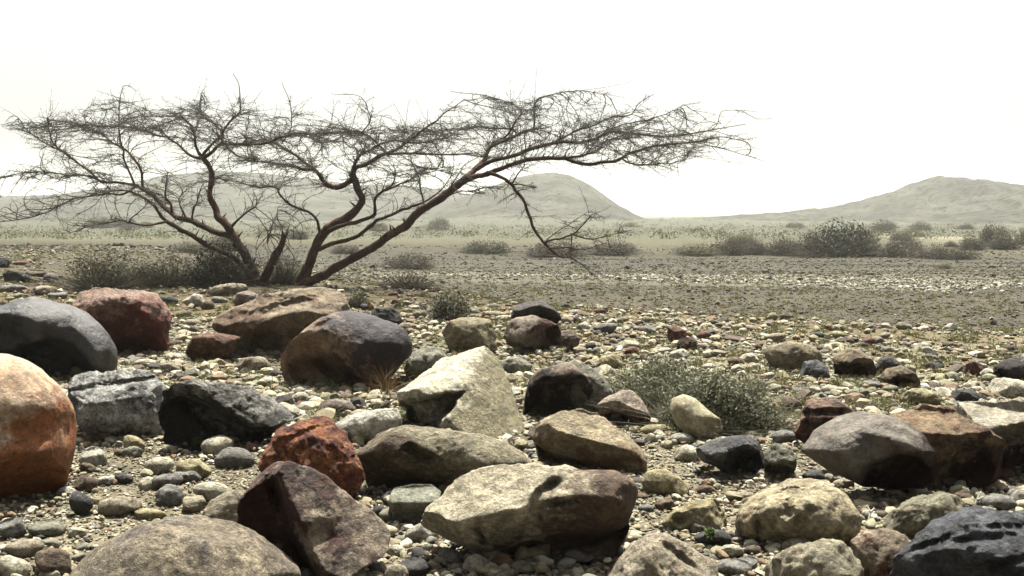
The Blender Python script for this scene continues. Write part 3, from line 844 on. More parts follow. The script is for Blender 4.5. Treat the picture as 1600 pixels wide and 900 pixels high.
    B('half shadowed slab', 'low tan slab with a dark right end behind the black faced boulder',
      [(778, 572), (790, 558), (810, 556), (835, 572), (832, 582), (805, 588), (782, 586)], pal('n'), D=0.8, facets=5)
    B('mustard hump', 'mustard hump of stone left behind the grey-green shrub',
      [(930, 572), (940, 556), (958, 552), (972, 560), (974, 574), (955, 582), (935, 581)], pal('y'), D=0.8, facets=4)
    # far right rubble row
    B('buff mound rock', 'broad buff rock, leftmost of the boulder row near the river bed',
      [(1192, 560), (1200, 541), (1230, 533), (1262, 536), (1284, 552), (1286, 574), (1250, 582), (1205, 580)], RM((0.29, 0.25, 0.16), (0.36, 0.32, 0.22), (0.22, 0.17, 0.10)), D=0.8, p=2.2, facets=3)
    B('slate rock', 'slate grey rock in front of the broad buff one near the river bed',
      [(1243, 582), (1256, 566), (1275, 562), (1292, 572), (1302, 590), (1280, 595), (1252, 593)], RM((0.13, 0.13, 0.135), (0.19, 0.19, 0.19), (0.06, 0.06, 0.065)), D=0.8, facets=5)
    B('brown loaf rock', 'brown loaf of rock with underside painted shade-dark, middle of the row near the river bed',
      [(1297, 572), (1302, 550), (1320, 542), (1340, 546), (1362, 560), (1370, 582), (1355, 595), (1318, 594), (1300, 588)], RM((0.25, 0.19, 0.12), (0.32, 0.25, 0.17), (0.08, 0.035, 0.025), stain_amt=0.4, stain_dir=(0, -0.1, -0.35)), D=0.75, p=2.3, facets=3, cuts=[(0.1, -0.8, -0.6, 0.34)], pockets=[([(1298, 574), (1320, 566), (1350, 572), (1365, 590), (1350, 605), (1300, 605)], 40, 8)])  # dark colour grows downwards and forwards as painted underside shade
    B('hunched brown rock', 'hunched tan-brown rock in front of the boulder row by the river bed',
      [(1374, 590), (1385, 576), (1408, 572), (1430, 582), (1442, 602), (1428, 614), (1398, 612)], RM((0.22, 0.17, 0.105), (0.29, 0.24, 0.155), (0.10, 0.06, 0.04)), D=0.8, facets=5, cuts=[(0.2, -0.8, -0.6, 0.36)], pockets=[([(1388, 592), (1400, 588), (1418, 590), (1425, 606), (1400, 625), (1385, 615)], 30, 7)])
    B('black gap rock', 'small black rock wedged just behind the hunched tan-brown rock',
      [(1366, 576), (1374, 560), (1392, 556), (1406, 566), (1404, 582), (1382, 590)], pal('d'), D=0.8, facets=5)
    B('maroon cube rock', 'maroon cube-like rock standing apart towards the right edge',
      [(1505, 582), (1508, 568), (1522, 563), (1536, 570), (1538, 584), (1522, 592), (1508, 590)], pal('r'), D=0.8, p=2.8, facets=5)
    B('grey right edge boulder', 'grey boulder with black broken left end cut by the right edge',
      [(1543, 588), (1553, 570), (1570, 562), (1600, 560), (1640, 566), (1660, 590), (1630, 603), (1575, 600)], RM((0.20, 0.175, 0.15), (0.26, 0.23, 0.20), (0.04, 0.03, 0.03), stain_amt=0.4, stain_dir=(-0.35, 0, 0)), D=0.7, facets=4, pockets=[([(1545, 590), (1556, 574), (1572, 580), (1580, 610), (1545, 610)], 30, 6)])
    B('dark red twin rock', 'dark red jagged rock, left of two touching on the stony flat',
      [(1040, 528), (1044, 512), (1058, 506), (1072, 514), (1074, 532), (1056, 538)], pal('r'), D=0.8, facets=7, p=2.6)
    B('maroon twin rock', 'blackish maroon rock, right of two touching on the stony flat',
      [(1056, 542), (1062, 526), (1078, 524), (1090, 534), (1090, 546), (1072, 552)], RM((0.09, 0.04, 0.035), (0.14, 0.075, 0.06), (0.05, 0.025, 0.02)), D=0.8, facets=6)
    B('yellow flat rock', 'yellowish flat rock lying behind the blocky brown boulder',
      [(1404, 626), (1412, 609), (1440, 606), (1468, 614), (1474, 628), (1450, 638), (1415, 637)], pal('y'), D=0.9, p=2.5, facets=5)
    B('dark flat rock', 'dark slate flat rock behind the cream topped block',
      [(1478, 624), (1492, 610), (1515, 608), (1540, 618), (1545, 628), (1515, 634), (1485, 632)], pal('d'), D=0.9, facets=6)
    B('beige flat rock', 'beige flat slab at the right edge in front of the grey broken boulder',
      [(1535, 612), (1548, 592), (1580, 590), (1620, 600), (1640, 618), (1590, 628), (1545, 624)], pal('c', stain_amt=0.3), D=1.0, p=2.6, facets=6)


def wedge():
    """White wedge rock: bright sloping top, dark undercut left front, broad mottled right flank."""
    pix = {  # photo pixel and depth step in metres behind the base point
        'tl': (621, 613, 0.10), 'tb': (690, 561, 0.75), 'apex': (757, 540, 0.80), 'tm': (737, 598, 0.20), 'tf': (655, 607, 0.00),
        'ridge': (712, 650, 0.16), 'foot': (688, 676, 0.20), 'r1': (780, 562, 0.85), 'r2': (808, 630, 0.42), 'r3': (830, 700, 0.05),
        'f2': (760, 716, -0.20), 'b1': (630, 664, 0.42), 'b2': (800, 650, 0.9), 'b3': (660, 650, 0.9), 'f3': (690, 712, 0.10), 'b4': (830, 720, 0.5)}
    g = hit(700, 700)
    pts = [at(x, y, g[1] + 0.15 + dz) for (x, y, dz) in pix.values()]
    C = np.mean(pts, axis=0)
    bm = bmesh.new()
    for q in pts:
        bm.verts.new(q - C)
    # a lower ring so it sits in the gravel
    bmesh.ops.convex_hull(bm, input=bm.verts)
    bmesh.ops.delete(bm, geom=[v for v in bm.verts if not v.link_faces], context='VERTS')
    # soften the hull by shooting an icosphere onto it
    from mathutils.bvhtree import BVHTree
    bm.normal_update()
    tree = BVHTree.FromBMesh(bm)
    V, Fc = ico(6)
    P = np.zeros_like(V)
    for i, d in enumerate(V):
        hit_ = tree.ray_cast(Vector(d * 5), Vector(-d))
        P[i] = hit_[0] if hit_[0] is not None else (0, 0, 0)
    bm.free()
    size = 0.42
    # undercut on the left front: chip the shaded face back
    chip_n = np.array([-0.50, -0.86, -0.12])
    q = P @ (chip_n / np.linalg.norm(chip_n))
    P = rock_geometry(P, size, np.random.default_rng(5), 0, 0.025, 0.03, 0.012, [], 77)
    fd = C - EYE
    dist = np.linalg.norm(fd)
    P = carve(P, C, fd / dist, dist, 0.3, [([(610, 630), (655, 620), (730, 610), (716, 630), (700, 652), (684, 678), (668, 718), (600, 718)], 85, 8)], 77, size)
    gz = float(ground_z(C[0], C[1])[0])
    org = np.array([C[0], C[1], gz])
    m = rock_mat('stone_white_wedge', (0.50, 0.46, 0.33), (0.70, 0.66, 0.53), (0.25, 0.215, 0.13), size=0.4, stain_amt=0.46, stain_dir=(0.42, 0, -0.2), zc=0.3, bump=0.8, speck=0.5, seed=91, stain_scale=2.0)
    o = put('boulder', mesh_from('boulder', P + C - org, Fc), m, loc=tuple(org))
    tag(o, 'white wedge shaped rock with bright sloping top and black undercut side', 'boulder')
    PLACED.append(('white wedge rock', C[0], C[1], 0.4))
    OUTLINES.append((np.array([620, 690, 757, 780, 830, 760, 690, 628.]), np.array([612, 561, 540, 562, 700, 712, 706, 668.])))


build_boulders()

# ------------------------------------------------------------------ loose stones
STONE_MATS = {k: rock_mat('stone_' + PAL_WORD[k].replace(' ', '_').replace('-', '_'), *PAL[k], size=0.09, stain_amt=0.34, bump=0.5, speck=0.4, seed=40 + i, grain=1.6) for i, k in enumerate(PAL)}

# (x, y, w, h, colour) of stones one can pick out in the photo
STONES = [(147, 688, 37, 20, 'b'), (209, 695, 40, 27, 'y'), (146, 716, 40, 38, 'p'), (339, 697, 50, 36, 'c'), (365, 717, 58, 40, 'g'), (298, 735, 58, 38, 'y'),
          (248, 728, 46, 30, 'c'), (133, 758, 46, 28, 'b'), (128, 788, 40, 38, 'd'), (185, 791, 68, 36, 't'), (236, 804, 50, 20, 'y'), (266, 776, 50, 36, 'g'),
          (262, 752, 52, 24, 'g'), (232, 757, 32, 26, 'c'), (20, 826, 46, 40, 'g'), (77, 826, 60, 32, 'n'), (38, 858, 62, 32, 't'), (85, 880, 66, 48, 'b'),
          (22, 890, 52, 44, 'c'), (122, 833, 38, 18, 'c'), (302, 786, 42, 30, 't'), (332, 768, 56, 34, 'c'), (192, 748, 34, 20, 'd'), (165, 752, 30, 18, 'p'),
          (606, 776, 22, 22, 'g'), (592, 800, 26, 22, 'd'), (703, 872, 38, 34, 'g'), (745, 882, 46, 34, 'c'), (775, 895, 50, 20, 'c'), (645, 888, 54, 38, 'd'),
          (1065, 686, 36, 22, 'p'), (1017, 686, 24, 16, 'c'), (1030, 672, 66, 20, 'y'), (963, 655, 22, 20, 'n'), (1165, 776, 32, 18, 't'), (1103, 766, 32, 16, 'b'),
          (1368, 746, 42, 30, 'y'), (1392, 754, 30, 24, 'g'), (1505, 778, 38, 22, 'b'), (1558, 786, 62, 30, 'g'), (1292, 738, 42, 24, 't'), (1272, 744, 36, 22, 'd'),
          (1345, 776, 34, 22, 'n'), (1243, 852, 50, 26, 'c'), (1224, 683, 44, 24, 'g'), (1360, 602, 34, 16, 'g'), (1390, 608, 30, 14, 'n'), (1150, 566, 30, 18, 'b'),
          (1170, 562, 40, 18, 'c'), (945, 513, 40, 18, 'g'), (1010, 517, 36, 16, 'g'), (1212, 527, 34, 14, 't'), (1278, 524, 26, 10, 'd'), (1310, 524, 28, 14, 'y'),
          (1324, 532, 34, 12, 'b'), (1356, 535, 26, 16, 'r'), (1150, 530, 40, 14, 'b'), (1060, 556, 36, 20, 'p'), (1122, 552, 32, 14, 't'), (985, 540, 40, 16, 'c'),
          (930, 540, 36, 14, 't'), (960, 527, 26, 12, 'b'), (890, 500, 26, 12, 't'), (770, 492, 40, 14, 't'), (790, 497, 34, 10, 'c'), (740, 487, 26, 10, 'n'),
          (655, 492, 30, 14, 'n'), (640, 512, 36, 16, 't'), (615, 460, 18, 8, 'r'), (640, 468, 16, 8, 'r'), (20, 452, 50, 16, 'g'), (70, 455, 44, 18, 't'), (90, 462, 36, 14, 'g'),
          (30, 464, 36, 12, 'n'), (15, 545, 40, 18, 'b'), (262, 470, 34, 16, 'd'), (288, 492, 28, 14, 'b'), (300, 505, 30, 14, 't'), (325, 478, 24, 16, 'b'), (342, 470, 30, 12, 'n'),
          (58, 428, 36, 14, 'b'), (80, 434, 30, 12, 'g'), (35, 412, 30, 10, 'r'), (560, 590, 20, 10, 't'), (585, 622, 30, 18, 'c'), (560, 628, 22, 14, 'n'), (470, 622, 34, 16, 'c'),
          (440, 612, 30, 16, 'n'), (420, 598, 38, 18, 'c'), (455, 640, 30, 16, 'g'), (270, 575, 40, 18, 't'), (225, 568, 40, 16, 'c'), (300, 585, 34, 16, 'n'), (340, 588, 30, 14, 'c'),
          (1000, 775, 26, 16, 'b'), (1030, 745, 20, 12, 'n'), (985, 795, 22, 14, 'd'), (1010, 795, 26, 16, 'g'), (1150, 836, 36, 20, 't'), (1140, 862, 40, 24, 'c'), (1165, 882, 44, 26, 'g'),
          (1178, 860, 30, 18, 'b'), (1362, 790, 24, 14, 'c'), (1420, 760, 30, 16, 'c'), (1440, 782, 30, 14, 'n'), (1555, 765, 34, 18, 'b'), (1590, 775, 40, 22, 'g'), (1215, 762, 26, 14, 'c'),
          (1545, 552, 30, 10, 'b'), (1580, 545, 26, 10, 'd'), (1500, 548, 30, 10, 't'), (1455, 560, 34, 12, 'n'), (1470, 590, 34, 14, 'y'), (1340, 615, 40, 18, 'n'), (1300, 610, 36, 16, 'c'),
          (1250, 610, 30, 14, 'g'), (600, 845, 24, 14, 'c'), (640, 842, 30, 18, 'c'), (668, 858, 24, 16, 'n'), (620, 862, 34, 20, 'c'), (10, 870, 24, 18, 'd'), (130, 855, 30, 18, 'n')]


def blob_poly(x, y, w, h, rng):
    n = 14
    ph = rng.uniform(0, 6.28)
    out = []
    for k in range(n):
        t = 2 * math.pi * k / n
        r = 1 + 0.10 * math.sin(2 * t + ph) + 0.07 * math.sin(3 * t + 2 * ph) + rng.uniform(-0.05, 0.05)
        out.append((x + math.cos(t) * w / 2 * r, y - math.sin(t) * h / 2 * r))
    return out


def inside(a, b, x, y):
    c = False
    j = len(a) - 1
    for i in range(len(a)):
        if (b[i] > y) != (b[j] > y) and x < (a[j] - a[i]) * (y - b[i]) / (b[j] - b[i]) + a[i]:
            c = not c
        j = i
    return c


BIG = list(PLACED)
ANCHORS = [q for q in BIG]
used_labels = {}


def stone_label(c, kind, x, y, sz, dist):
    word = PAL_WORD[c]
    siz = 'large' if sz > 0.20 else 'small' if sz < 0.11 else 'medium sized'
    ds = sorted((math.hypot(q[1] - x, q[2] - y) - q[3], q) for q in ANCHORS)
    q, q2 = ds[0][1], ds[1][1]
    dx, dy = x - q[1], y - q[2]
    if abs(dx) > abs(dy):
        rel = 'to the right of' if dx > 0 else 'to the left of'
    else:
        rel = 'behind' if dy > 0 else 'in front of'
    cands = [f'{siz} {word} {kind} stone {rel} the {q[0]}', f'{siz} {word} {kind} stone between the {q[0]} and the {q2[0]}',
             f'{siz} {word} {kind} stone {rel} the {q[0]}, towards the {q2[0]}', f'{siz} {word} {kind} stone {rel} the {q[0]}, away from the {ds[2][1][0]}',
             f'{siz} {word} {kind} stone between the {q[0]} and the {ds[2][1][0]}', f'{siz} {word} {kind} stone between the {q2[0]} and the {ds[2][1][0]}',
             f'{siz} {word} {kind} stone between the {q[0]} and the {ds[3][1][0]}', f'{siz} {word} {kind} stone {rel} the {q[0]}, nearer the {ds[3][1][0]}']
    for cnd in cands:
        if len(cnd.split()) <= 16 and cnd not in used_labels:
            used_labels[cnd] = 1
            return cnd
    return cands[0]


def stone(x, y, w, h, c, rng):
    kind = random.choice(['rounded', 'angular', 'angular', 'flattish', 'lumpy'])
    pr = dict(rounded=dict(p=2.1, facets=1, lump=0.08, mid=0.015, fine=0.006, sm=4), angular=dict(p=2.6, facets=9, lump=0.08, mid=0.05, fine=0.015, sm=1),
              flattish=dict(p=2.5, facets=5, lump=0.06, mid=0.03, fine=0.01, sm=2, cuts=[(rng.uniform(-.2, .2), -0.2, 0.9, 0.55)]), lumpy=dict(p=2.2, facets=6, lump=0.18, mid=0.05, fine=0.012, sm=2))[kind]
    n0 = len(PLACED)
    o = boulder('stone', 'stone', blob_poly(x, y, w, h, rng), STONE_MATS[c], D=rng.uniform(0.7, 1.0), level=4 if w > 30 else 3, cat='stone', name='stone', group='loose stones among the boulders', **pr)
    _, X, Y, r = PLACED[n0]
    o['label'] = stone_label(c, kind, X, Y, w * Y / F, Y)


srng = np.random.default_rng(23)
for s in STONES:
    stone(*s, srng)

# further stones that fill the gravel between them
n_extra, tries = 0, 0
cols = 'tttccppgnnybbdr'
while n_extra < 158 and tries < 6000:
    tries += 1
    Y = 3.6 + 13.5 * srng.random() ** 1.1
    X = srng.uniform(-0.56, 0.56) * Y
    if Y > float(np.interp(X, EDGE_X, EDGE_Y)) + 2:
        continue
    P = np.array([X, Y, float(ground_z(X, Y)[0])]) - EYE
    px = 800 + F * (P @ RIGHT) / (P @ FWD)
    py = 450 - F * (P @ UP) / (P @ FWD)
    if not (-20 < px < 1620 and 430 < py < 915):
        continue
    if any(inside(a, b, px, py) for a, b in OUTLINES):
        continue
    wm = srng.uniform(0.07, 0.15) * (1 + 0.02 * Y)
    w = wm * F / Y
    stone(px, py - w * 0.2, w, w * srng.uniform(0.45, 0.75), cols[int(srng.integers(len(cols)))], srng)
    n_extra += 1


# ------------------------------------------------------------------ gravel
def pebble_field(name, label, X, Y, size, mat, level, seed, zoff=0.15, smooth_shade=False, lift=0.0):
    rng = np.random.default_rng(seed)
    V0, F0 = ico(level)
    nvar = 30
    allV, allF, off = [], [], 0
    idx = rng.integers(nvar, size=len(X))
    Z = ground_z(X, Y)
    for k in range(nvar):
        sel = np.where(idx == k)[0]
        if not len(sel):
            continue
        S = V0 * (1, rng.uniform(0.5, 0.95), rng.uniform(0.32, 0.72))
        S = rock_geometry(S, 1.0, rng, rng.integers(4, 11), 0.16, 0.07, 0.0, [], seed + k, 0.96, 0.5, 0.92)
        n = len(sel)
        a = rng.uniform(0, 6.28, n)
        tx = rng.normal(0, 0.35, n)
        ca, sa, ct, st = np.cos(a), np.sin(a), np.cos(tx), np.sin(tx)
        Rz = np.zeros((n, 3, 3))
        Rz[:, 0, 0], Rz[:, 0, 1], Rz[:, 1, 0], Rz[:, 1, 1], Rz[:, 2, 2] = ca, -sa, sa, ca, 1
        Rx = np.zeros((n, 3, 3))
        Rx[:, 0, 0], Rx[:, 1, 1], Rx[:, 1, 2], Rx[:, 2, 1], Rx[:, 2, 2] = 1, ct, -st, st, ct
        R = Rz @ Rx
        W = np.einsum('nij,vj->nvi', R, S) * (size[sel] / 2)[:, None, None]
        W += np.stack([X[sel], Y[sel], (Z + lift)[sel] + size[sel] * zoff], 1)[:, None, :]
        allV.append(W.reshape(-1, 3))
        allF.append((F0[None] + (np.arange(n) * len(V0))[:, None, None] + off).reshape(-1, 3))
        off += n * len(V0)
    o = put(name, mesh_from(name, np.concatenate(allV), np.concatenate(allF), smooth_shade), mat)
    return tag(o, label, kind='stuff')


GRAVEL = island_mat('gravel_stones', [(0.0, (0.42, 0.375, 0.265)), (0.14, (0.26, 0.225, 0.145)), (0.30, (0.20, 0.185, 0.145)), (0.42, (0.60, 0.555, 0.43)), (0.50, (0.34, 0.285, 0.175)),
                                      (0.63, (0.12, 0.09, 0.066)), (0.71, (0.38, 0.36, 0.275)), (0.80, (0.23, 0.155, 0.095)), (0.90, (0.06, 0.052, 0.048)), (0.96, (0.28, 0.27, 0.17))], 0.9, 0.4, 60, 0.6)
BED = island_mat('river_bed_stones', [(0.0, (0.145, 0.127, 0.085)), (0.2, (0.11, 0.094, 0.062)), (0.4, (0.08, 0.068, 0.047)), (0.55, (0.125, 0.107, 0.07)), (0.7, (0.07, 0.06, 0.05)), (0.85, (0.14, 0.115, 0.08)), (0.97, (0.36, 0.34, 0.27))], 0.95, 0, 20, 0.4)
WHITE = island_mat('bleached_bar_stones', [(0.0, (0.34, 0.32, 0.25)), (0.3, (0.50, 0.47, 0.38)), (0.5, (0.24, 0.22, 0.17)), (0.72, (0.42, 0.39, 0.30)), (0.86, (0.13, 0.12, 0.09)), (0.95, (0.56, 0.54, 0.45))], 0.95, 0, 20, 0.4)


def scatter(n, y0, y1, seed, half=0.64, pw=1.0, keep=None):
    r = np.random.default_rng(seed)
    Y = y0 + (y1 - y0) * r.random(n) ** pw
    X = r.uniform(-half, half, n) * Y
    if keep is not None:
        k = keep(X, Y, r)
        X, Y = X[k], Y[k]
    return X, Y, r


def bank(X, Y, r):
    return Y < np.interp(X, EDGE_X, EDGE_Y) + 1.5 + r.normal(0, 1.2, len(X))


def sorted_patch(lo):
    def f(X, Y, r):
        q = fbm(np.stack([X, Y, X * 0], 1) * 0.9, 3, 313)
        return r.random(len(X)) < smooth((q - lo) / 0.35)
    return f


X, Y, r = scatter(15000, 3.1, 7.4, 1, keep=sorted_patch(-0.25))
pebble_field('gravel', 'mixed beige and grey gravel around the foremost boulders', X, Y, np.clip(r.lognormal(math.log(0.033), 0.55, len(X)), 0.012, 0.12), GRAVEL, 3, 101, smooth_shade=True)
X, Y, r = scatter(5200, 3.2, 8.6, 12, keep=sorted_patch(-0.2))
pebble_field('gravel', 'coarse broken cobbles heaped between the foremost boulders', X, Y, np.clip(r.lognormal(math.log(0.06), 0.36, len(X)), 0.03, 0.13), GRAVEL, 3, 112, 0.22, smooth_shade=True)
X, Y, r = scatter(60000, 3.1, 8.4, 2, keep=lambda x, y, r: ~sorted_patch(-0.05)(x, y, r) | (r.random(len(x)) < 0.45))
pebble_field('gravel', 'fine beige grit and chips around the foremost boulders', X, Y, np.clip(r.lognormal(math.log(0.021), 0.42, len(X)), 0.009, 0.05), GRAVEL, 1, 102)
X, Y, r = scatter(72000, 6.2, 14.5, 3, pw=1.15, keep=lambda x, y, r: bank(x, y, r) & (sorted_patch(-0.3)(x, y, r) | (r.random(len(x)) < 0.25)))
pebble_field('gravel', 'beige and grey gravel on the bank behind the boulders', X, Y, np.clip(r.lognormal(math.log(0.034), 0.68, len(X)), 0.011, 0.19), GRAVEL, 2, 103)
X, Y, r = scatter(9000, 13, 34, 4, keep=bank)
pebble_field('gravel', 'grey rubble on the bank around the tree', X, Y, np.clip(r.lognormal(math.log(0.075), 0.55, len(X)), 0.03, 0.28), GRAVEL, 1, 104)
X, Y, r = scatter(26000, 11, 56, 5, keep=lambda x, y, r: ~bank(x, y, r))
pebble_field('river_bed_stones', 'drab stones scattered over the dry river bed', X, Y, np.clip(r.lognormal(math.log(0.06), 0.5, len(X)), 0.025, 0.26), BED, 1, 105, 0.1)

X, Y, r = scatter(26000, 13, 31, 8, half=0.58, keep=lambda x, y, r: ~bank(x, y, r))
pebble_field('river_bed_stones', 'fine drab shingle in the near part of the river bed', X, Y, np.clip(r.lognormal(math.log(0.04), 0.6, len(X)), 0.018, 0.25), BED, 1, 108, 0.1)
X, Y, r = scatter(14000, 34, 64, 7)
pebble_field('river_bed_stones', 'dark stones strewn below the far bank', X, Y, np.clip(r.lognormal(math.log(0.10), 0.5, len(X)), 0.04, 0.4), BED, 1, 107, 0.1)

rk = np.random.default_rng(909)
bx, by, bl = [], [], []
for (_, cx_, cy_, rad_) in BIG:
    if cy_ > 14:
        continue
    nb_ = int(420 * rad_ / 0.4)
    q_ = rk.uniform(0.9, 1.4, nb_)
    a_ = rk.uniform(0, 2 * math.pi, nb_)
    bx.append(cx_ + np.cos(a_) * q_ * rad_)
    by.append(cy_ + np.sin(a_) * q_ * rad_)
    bl.append(np.clip((1.35 - q_) / 0.45, 0, 1) * 0.07 * rad_ * (1 + 0.25 * rk.normal(size=nb_)))
bx, by, bl = np.concatenate(bx), np.concatenate(by), np.concatenate(bl)
pebble_field('gravel', 'grit and small stones banked against the boulders', bx, by, np.clip(rk.lognormal(math.log(0.027), 0.5, len(bx)), 0.01, 0.09), GRAVEL, 2, 110, lift=np.maximum(bl, -0.01))


def bar(x, y, r):
    Q = np.stack([x * 0.12, y, x * 0], 1) * 0.22
    c = 37 - 0.48 * np.maximum(x, 0) + 4 * fbm(Q, 2, 77)
    return np.abs(y - c) < 3.4 * (0.6 + 0.5 * r.random(len(x)))


X, Y, r = scatter(60000, 26, 48, 6, keep=bar)
k = (X > -5)
X, Y = X[k][:9500], Y[k][:9500]
pebble_field('gravel_bar_stones', 'bright bleached stones in a long bar across the river bed', X, Y, np.clip(r.lognormal(math.log(0.085), 0.5, len(X)), 0.035, 0.3), WHITE, 1, 106, 0.12)


# ------------------------------------------------------------------ tubes
def tube(path, rad, sides=8, seed=0, wob=0.0, V=None, Fq=None):
    """Append a tapering tube to the lists V, Fq."""
    P = np.asarray(path, float)
    rad = np.asarray(rad, float)
    T = np.gradient(P, axis=0)
    T /= np.maximum(np.linalg.norm(T, axis=1), 1e-9)[:, None]
    ref = np.array([0.2, 0.9, 0.3]) if abs(T[0] @ np.array([0.2, 0.9, 0.3])) < 0.85 else np.array([1.0, 0, 0])
    rings = []
    ang = np.linspace(0, 2 * math.pi, sides, endpoint=False)
    u = ref - T[0] * (ref @ T[0])
    for k in range(len(P)):
        u = u - T[k] * (u @ T[k])
        u /= max(np.linalg.norm(u), 1e-9)
        w = np.cross(T[k], u)
        rings.append(P[k] + rad[k] * (np.outer(np.cos(ang), u) + np.outer(np.sin(ang), w)))
    R = np.concatenate(rings)
    if wob:
        c = np.repeat(P, sides, axis=0)
        d = R - c
        sc = max(rad.max(), 1e-4)
        R = c + d * (1 + wob * fbm(R / sc * 0.7, 3, seed) + wob * 0.6 * fbm(R / sc * 2.2, 2, seed + 5))[:, None]
    off = sum(len(v) for v in V)
    V.append(R)
    n = len(P)
    i = np.arange(sides)
    for k in range(n - 1):
        a = off + k * sides
        Fq.append(np.stack([a + i, a + (i + 1) % sides, a + sides + (i + 1) % sides, a + sides + i], 1))
    # close the tip
    tip = off + n * sides
    V.append(P[-1:] + T[-1:] * rad[-1])
    a = off + (n - 1) * sides
    Fq.append(np.stack([a + i, a + (i + 1) % sides, np.full(sides, tip), np.full(sides, tip)], 1)[:, :4])


def catmull(P, n=5):
    P = np.asarray(P, float)
    if len(P) < 3:
        t = np.linspace(0, 1, n + 1)[:, None]
        return P[0] * (1 - t) + P[-1] * t
    Q = np.concatenate([[2 * P[0] - P[1]], P, [2 * P[-1] - P[-2]]])
    out = []
    for k in range(1, len(Q) - 2):
        p0, p1, p2, p3 = Q[k - 1:k + 3]
        for t in np.linspace(0, 1, n, endpoint=False):
            out.append(0.5 * (2 * p1 + (p2 - p0) * t + (2 * p0 - 5 * p1 + 4 * p2 - p3) * t * t + (3 * p1 - p0 - 3 * p2 + p3) * t ** 3))
    out.append(P[-1])
    return np.array(out)


def tubes_mesh(name, V, Fq):
    Fa = np.concatenate(Fq)
    tri = Fa[:, 2] == Fa[:, 3]
    return mesh_from(name, np.concatenate(V), [Fa[~tri], Fa[tri][:, :3]])


def bark_material():
    m, nt, b = new_mat('acacia_bark')
    tc = nt.nodes.new('ShaderNodeTexCoord')
    v = tc.outputs['Object']
    n1 = noise(nt, v, 3.5, 8, 0.7, 0.5)
    c = ramp(nt, n1.outputs['Fac'], [(0.3, (0.025, 0.018, 0.016)), (0.46, (0.085, 0.046, 0.03)), (0.58, (0.18, 0.082, 0.046)), (0.74, (0.26, 0.18, 0.13))]).outputs[0]
    n2 = noise(nt, v, 26, 6, 0.75)
    c = mixc(nt, 0.8, c, ramp(nt, n2.outputs['Fac'], [(0.35, 0.4), (0.55, 1.0), (0.7, 1.4)]).outputs[0], 'MULTIPLY')
    nt.links.new(c, b.inputs['Base Color'])
    b.inputs['Roughness'].default_value = 0.9
    b.inputs['Specular IOR Level'].default_value = 0.2
    bp = nt.nodes.new('ShaderNodeBump')
    bp.inputs['Strength'].default_value = 1.0
    bp.inputs['Distance'].default_value = 0.03
    nt.links.new(n2.outputs['Fac'], bp.inputs['Height'])
    nt.links.new(bp.outputs[0], b.inputs['Normal'])
    return m


BARK = bark_material()
TWIG = island_mat('grey_brown_twigs', [(0.0, (0.045, 0.038, 0.03)), (0.5, (0.08, 0.068, 0.052)), (1.0, (0.06, 0.054, 0.038))], 0.9, 0, 8, 0.3)

# ------------------------------------------------------------------ the acacia
TREE_Y = float(hit(470, 449)[1]) + 0.2
PXM = TREE_Y / F       # metres per photo pixel at the tree

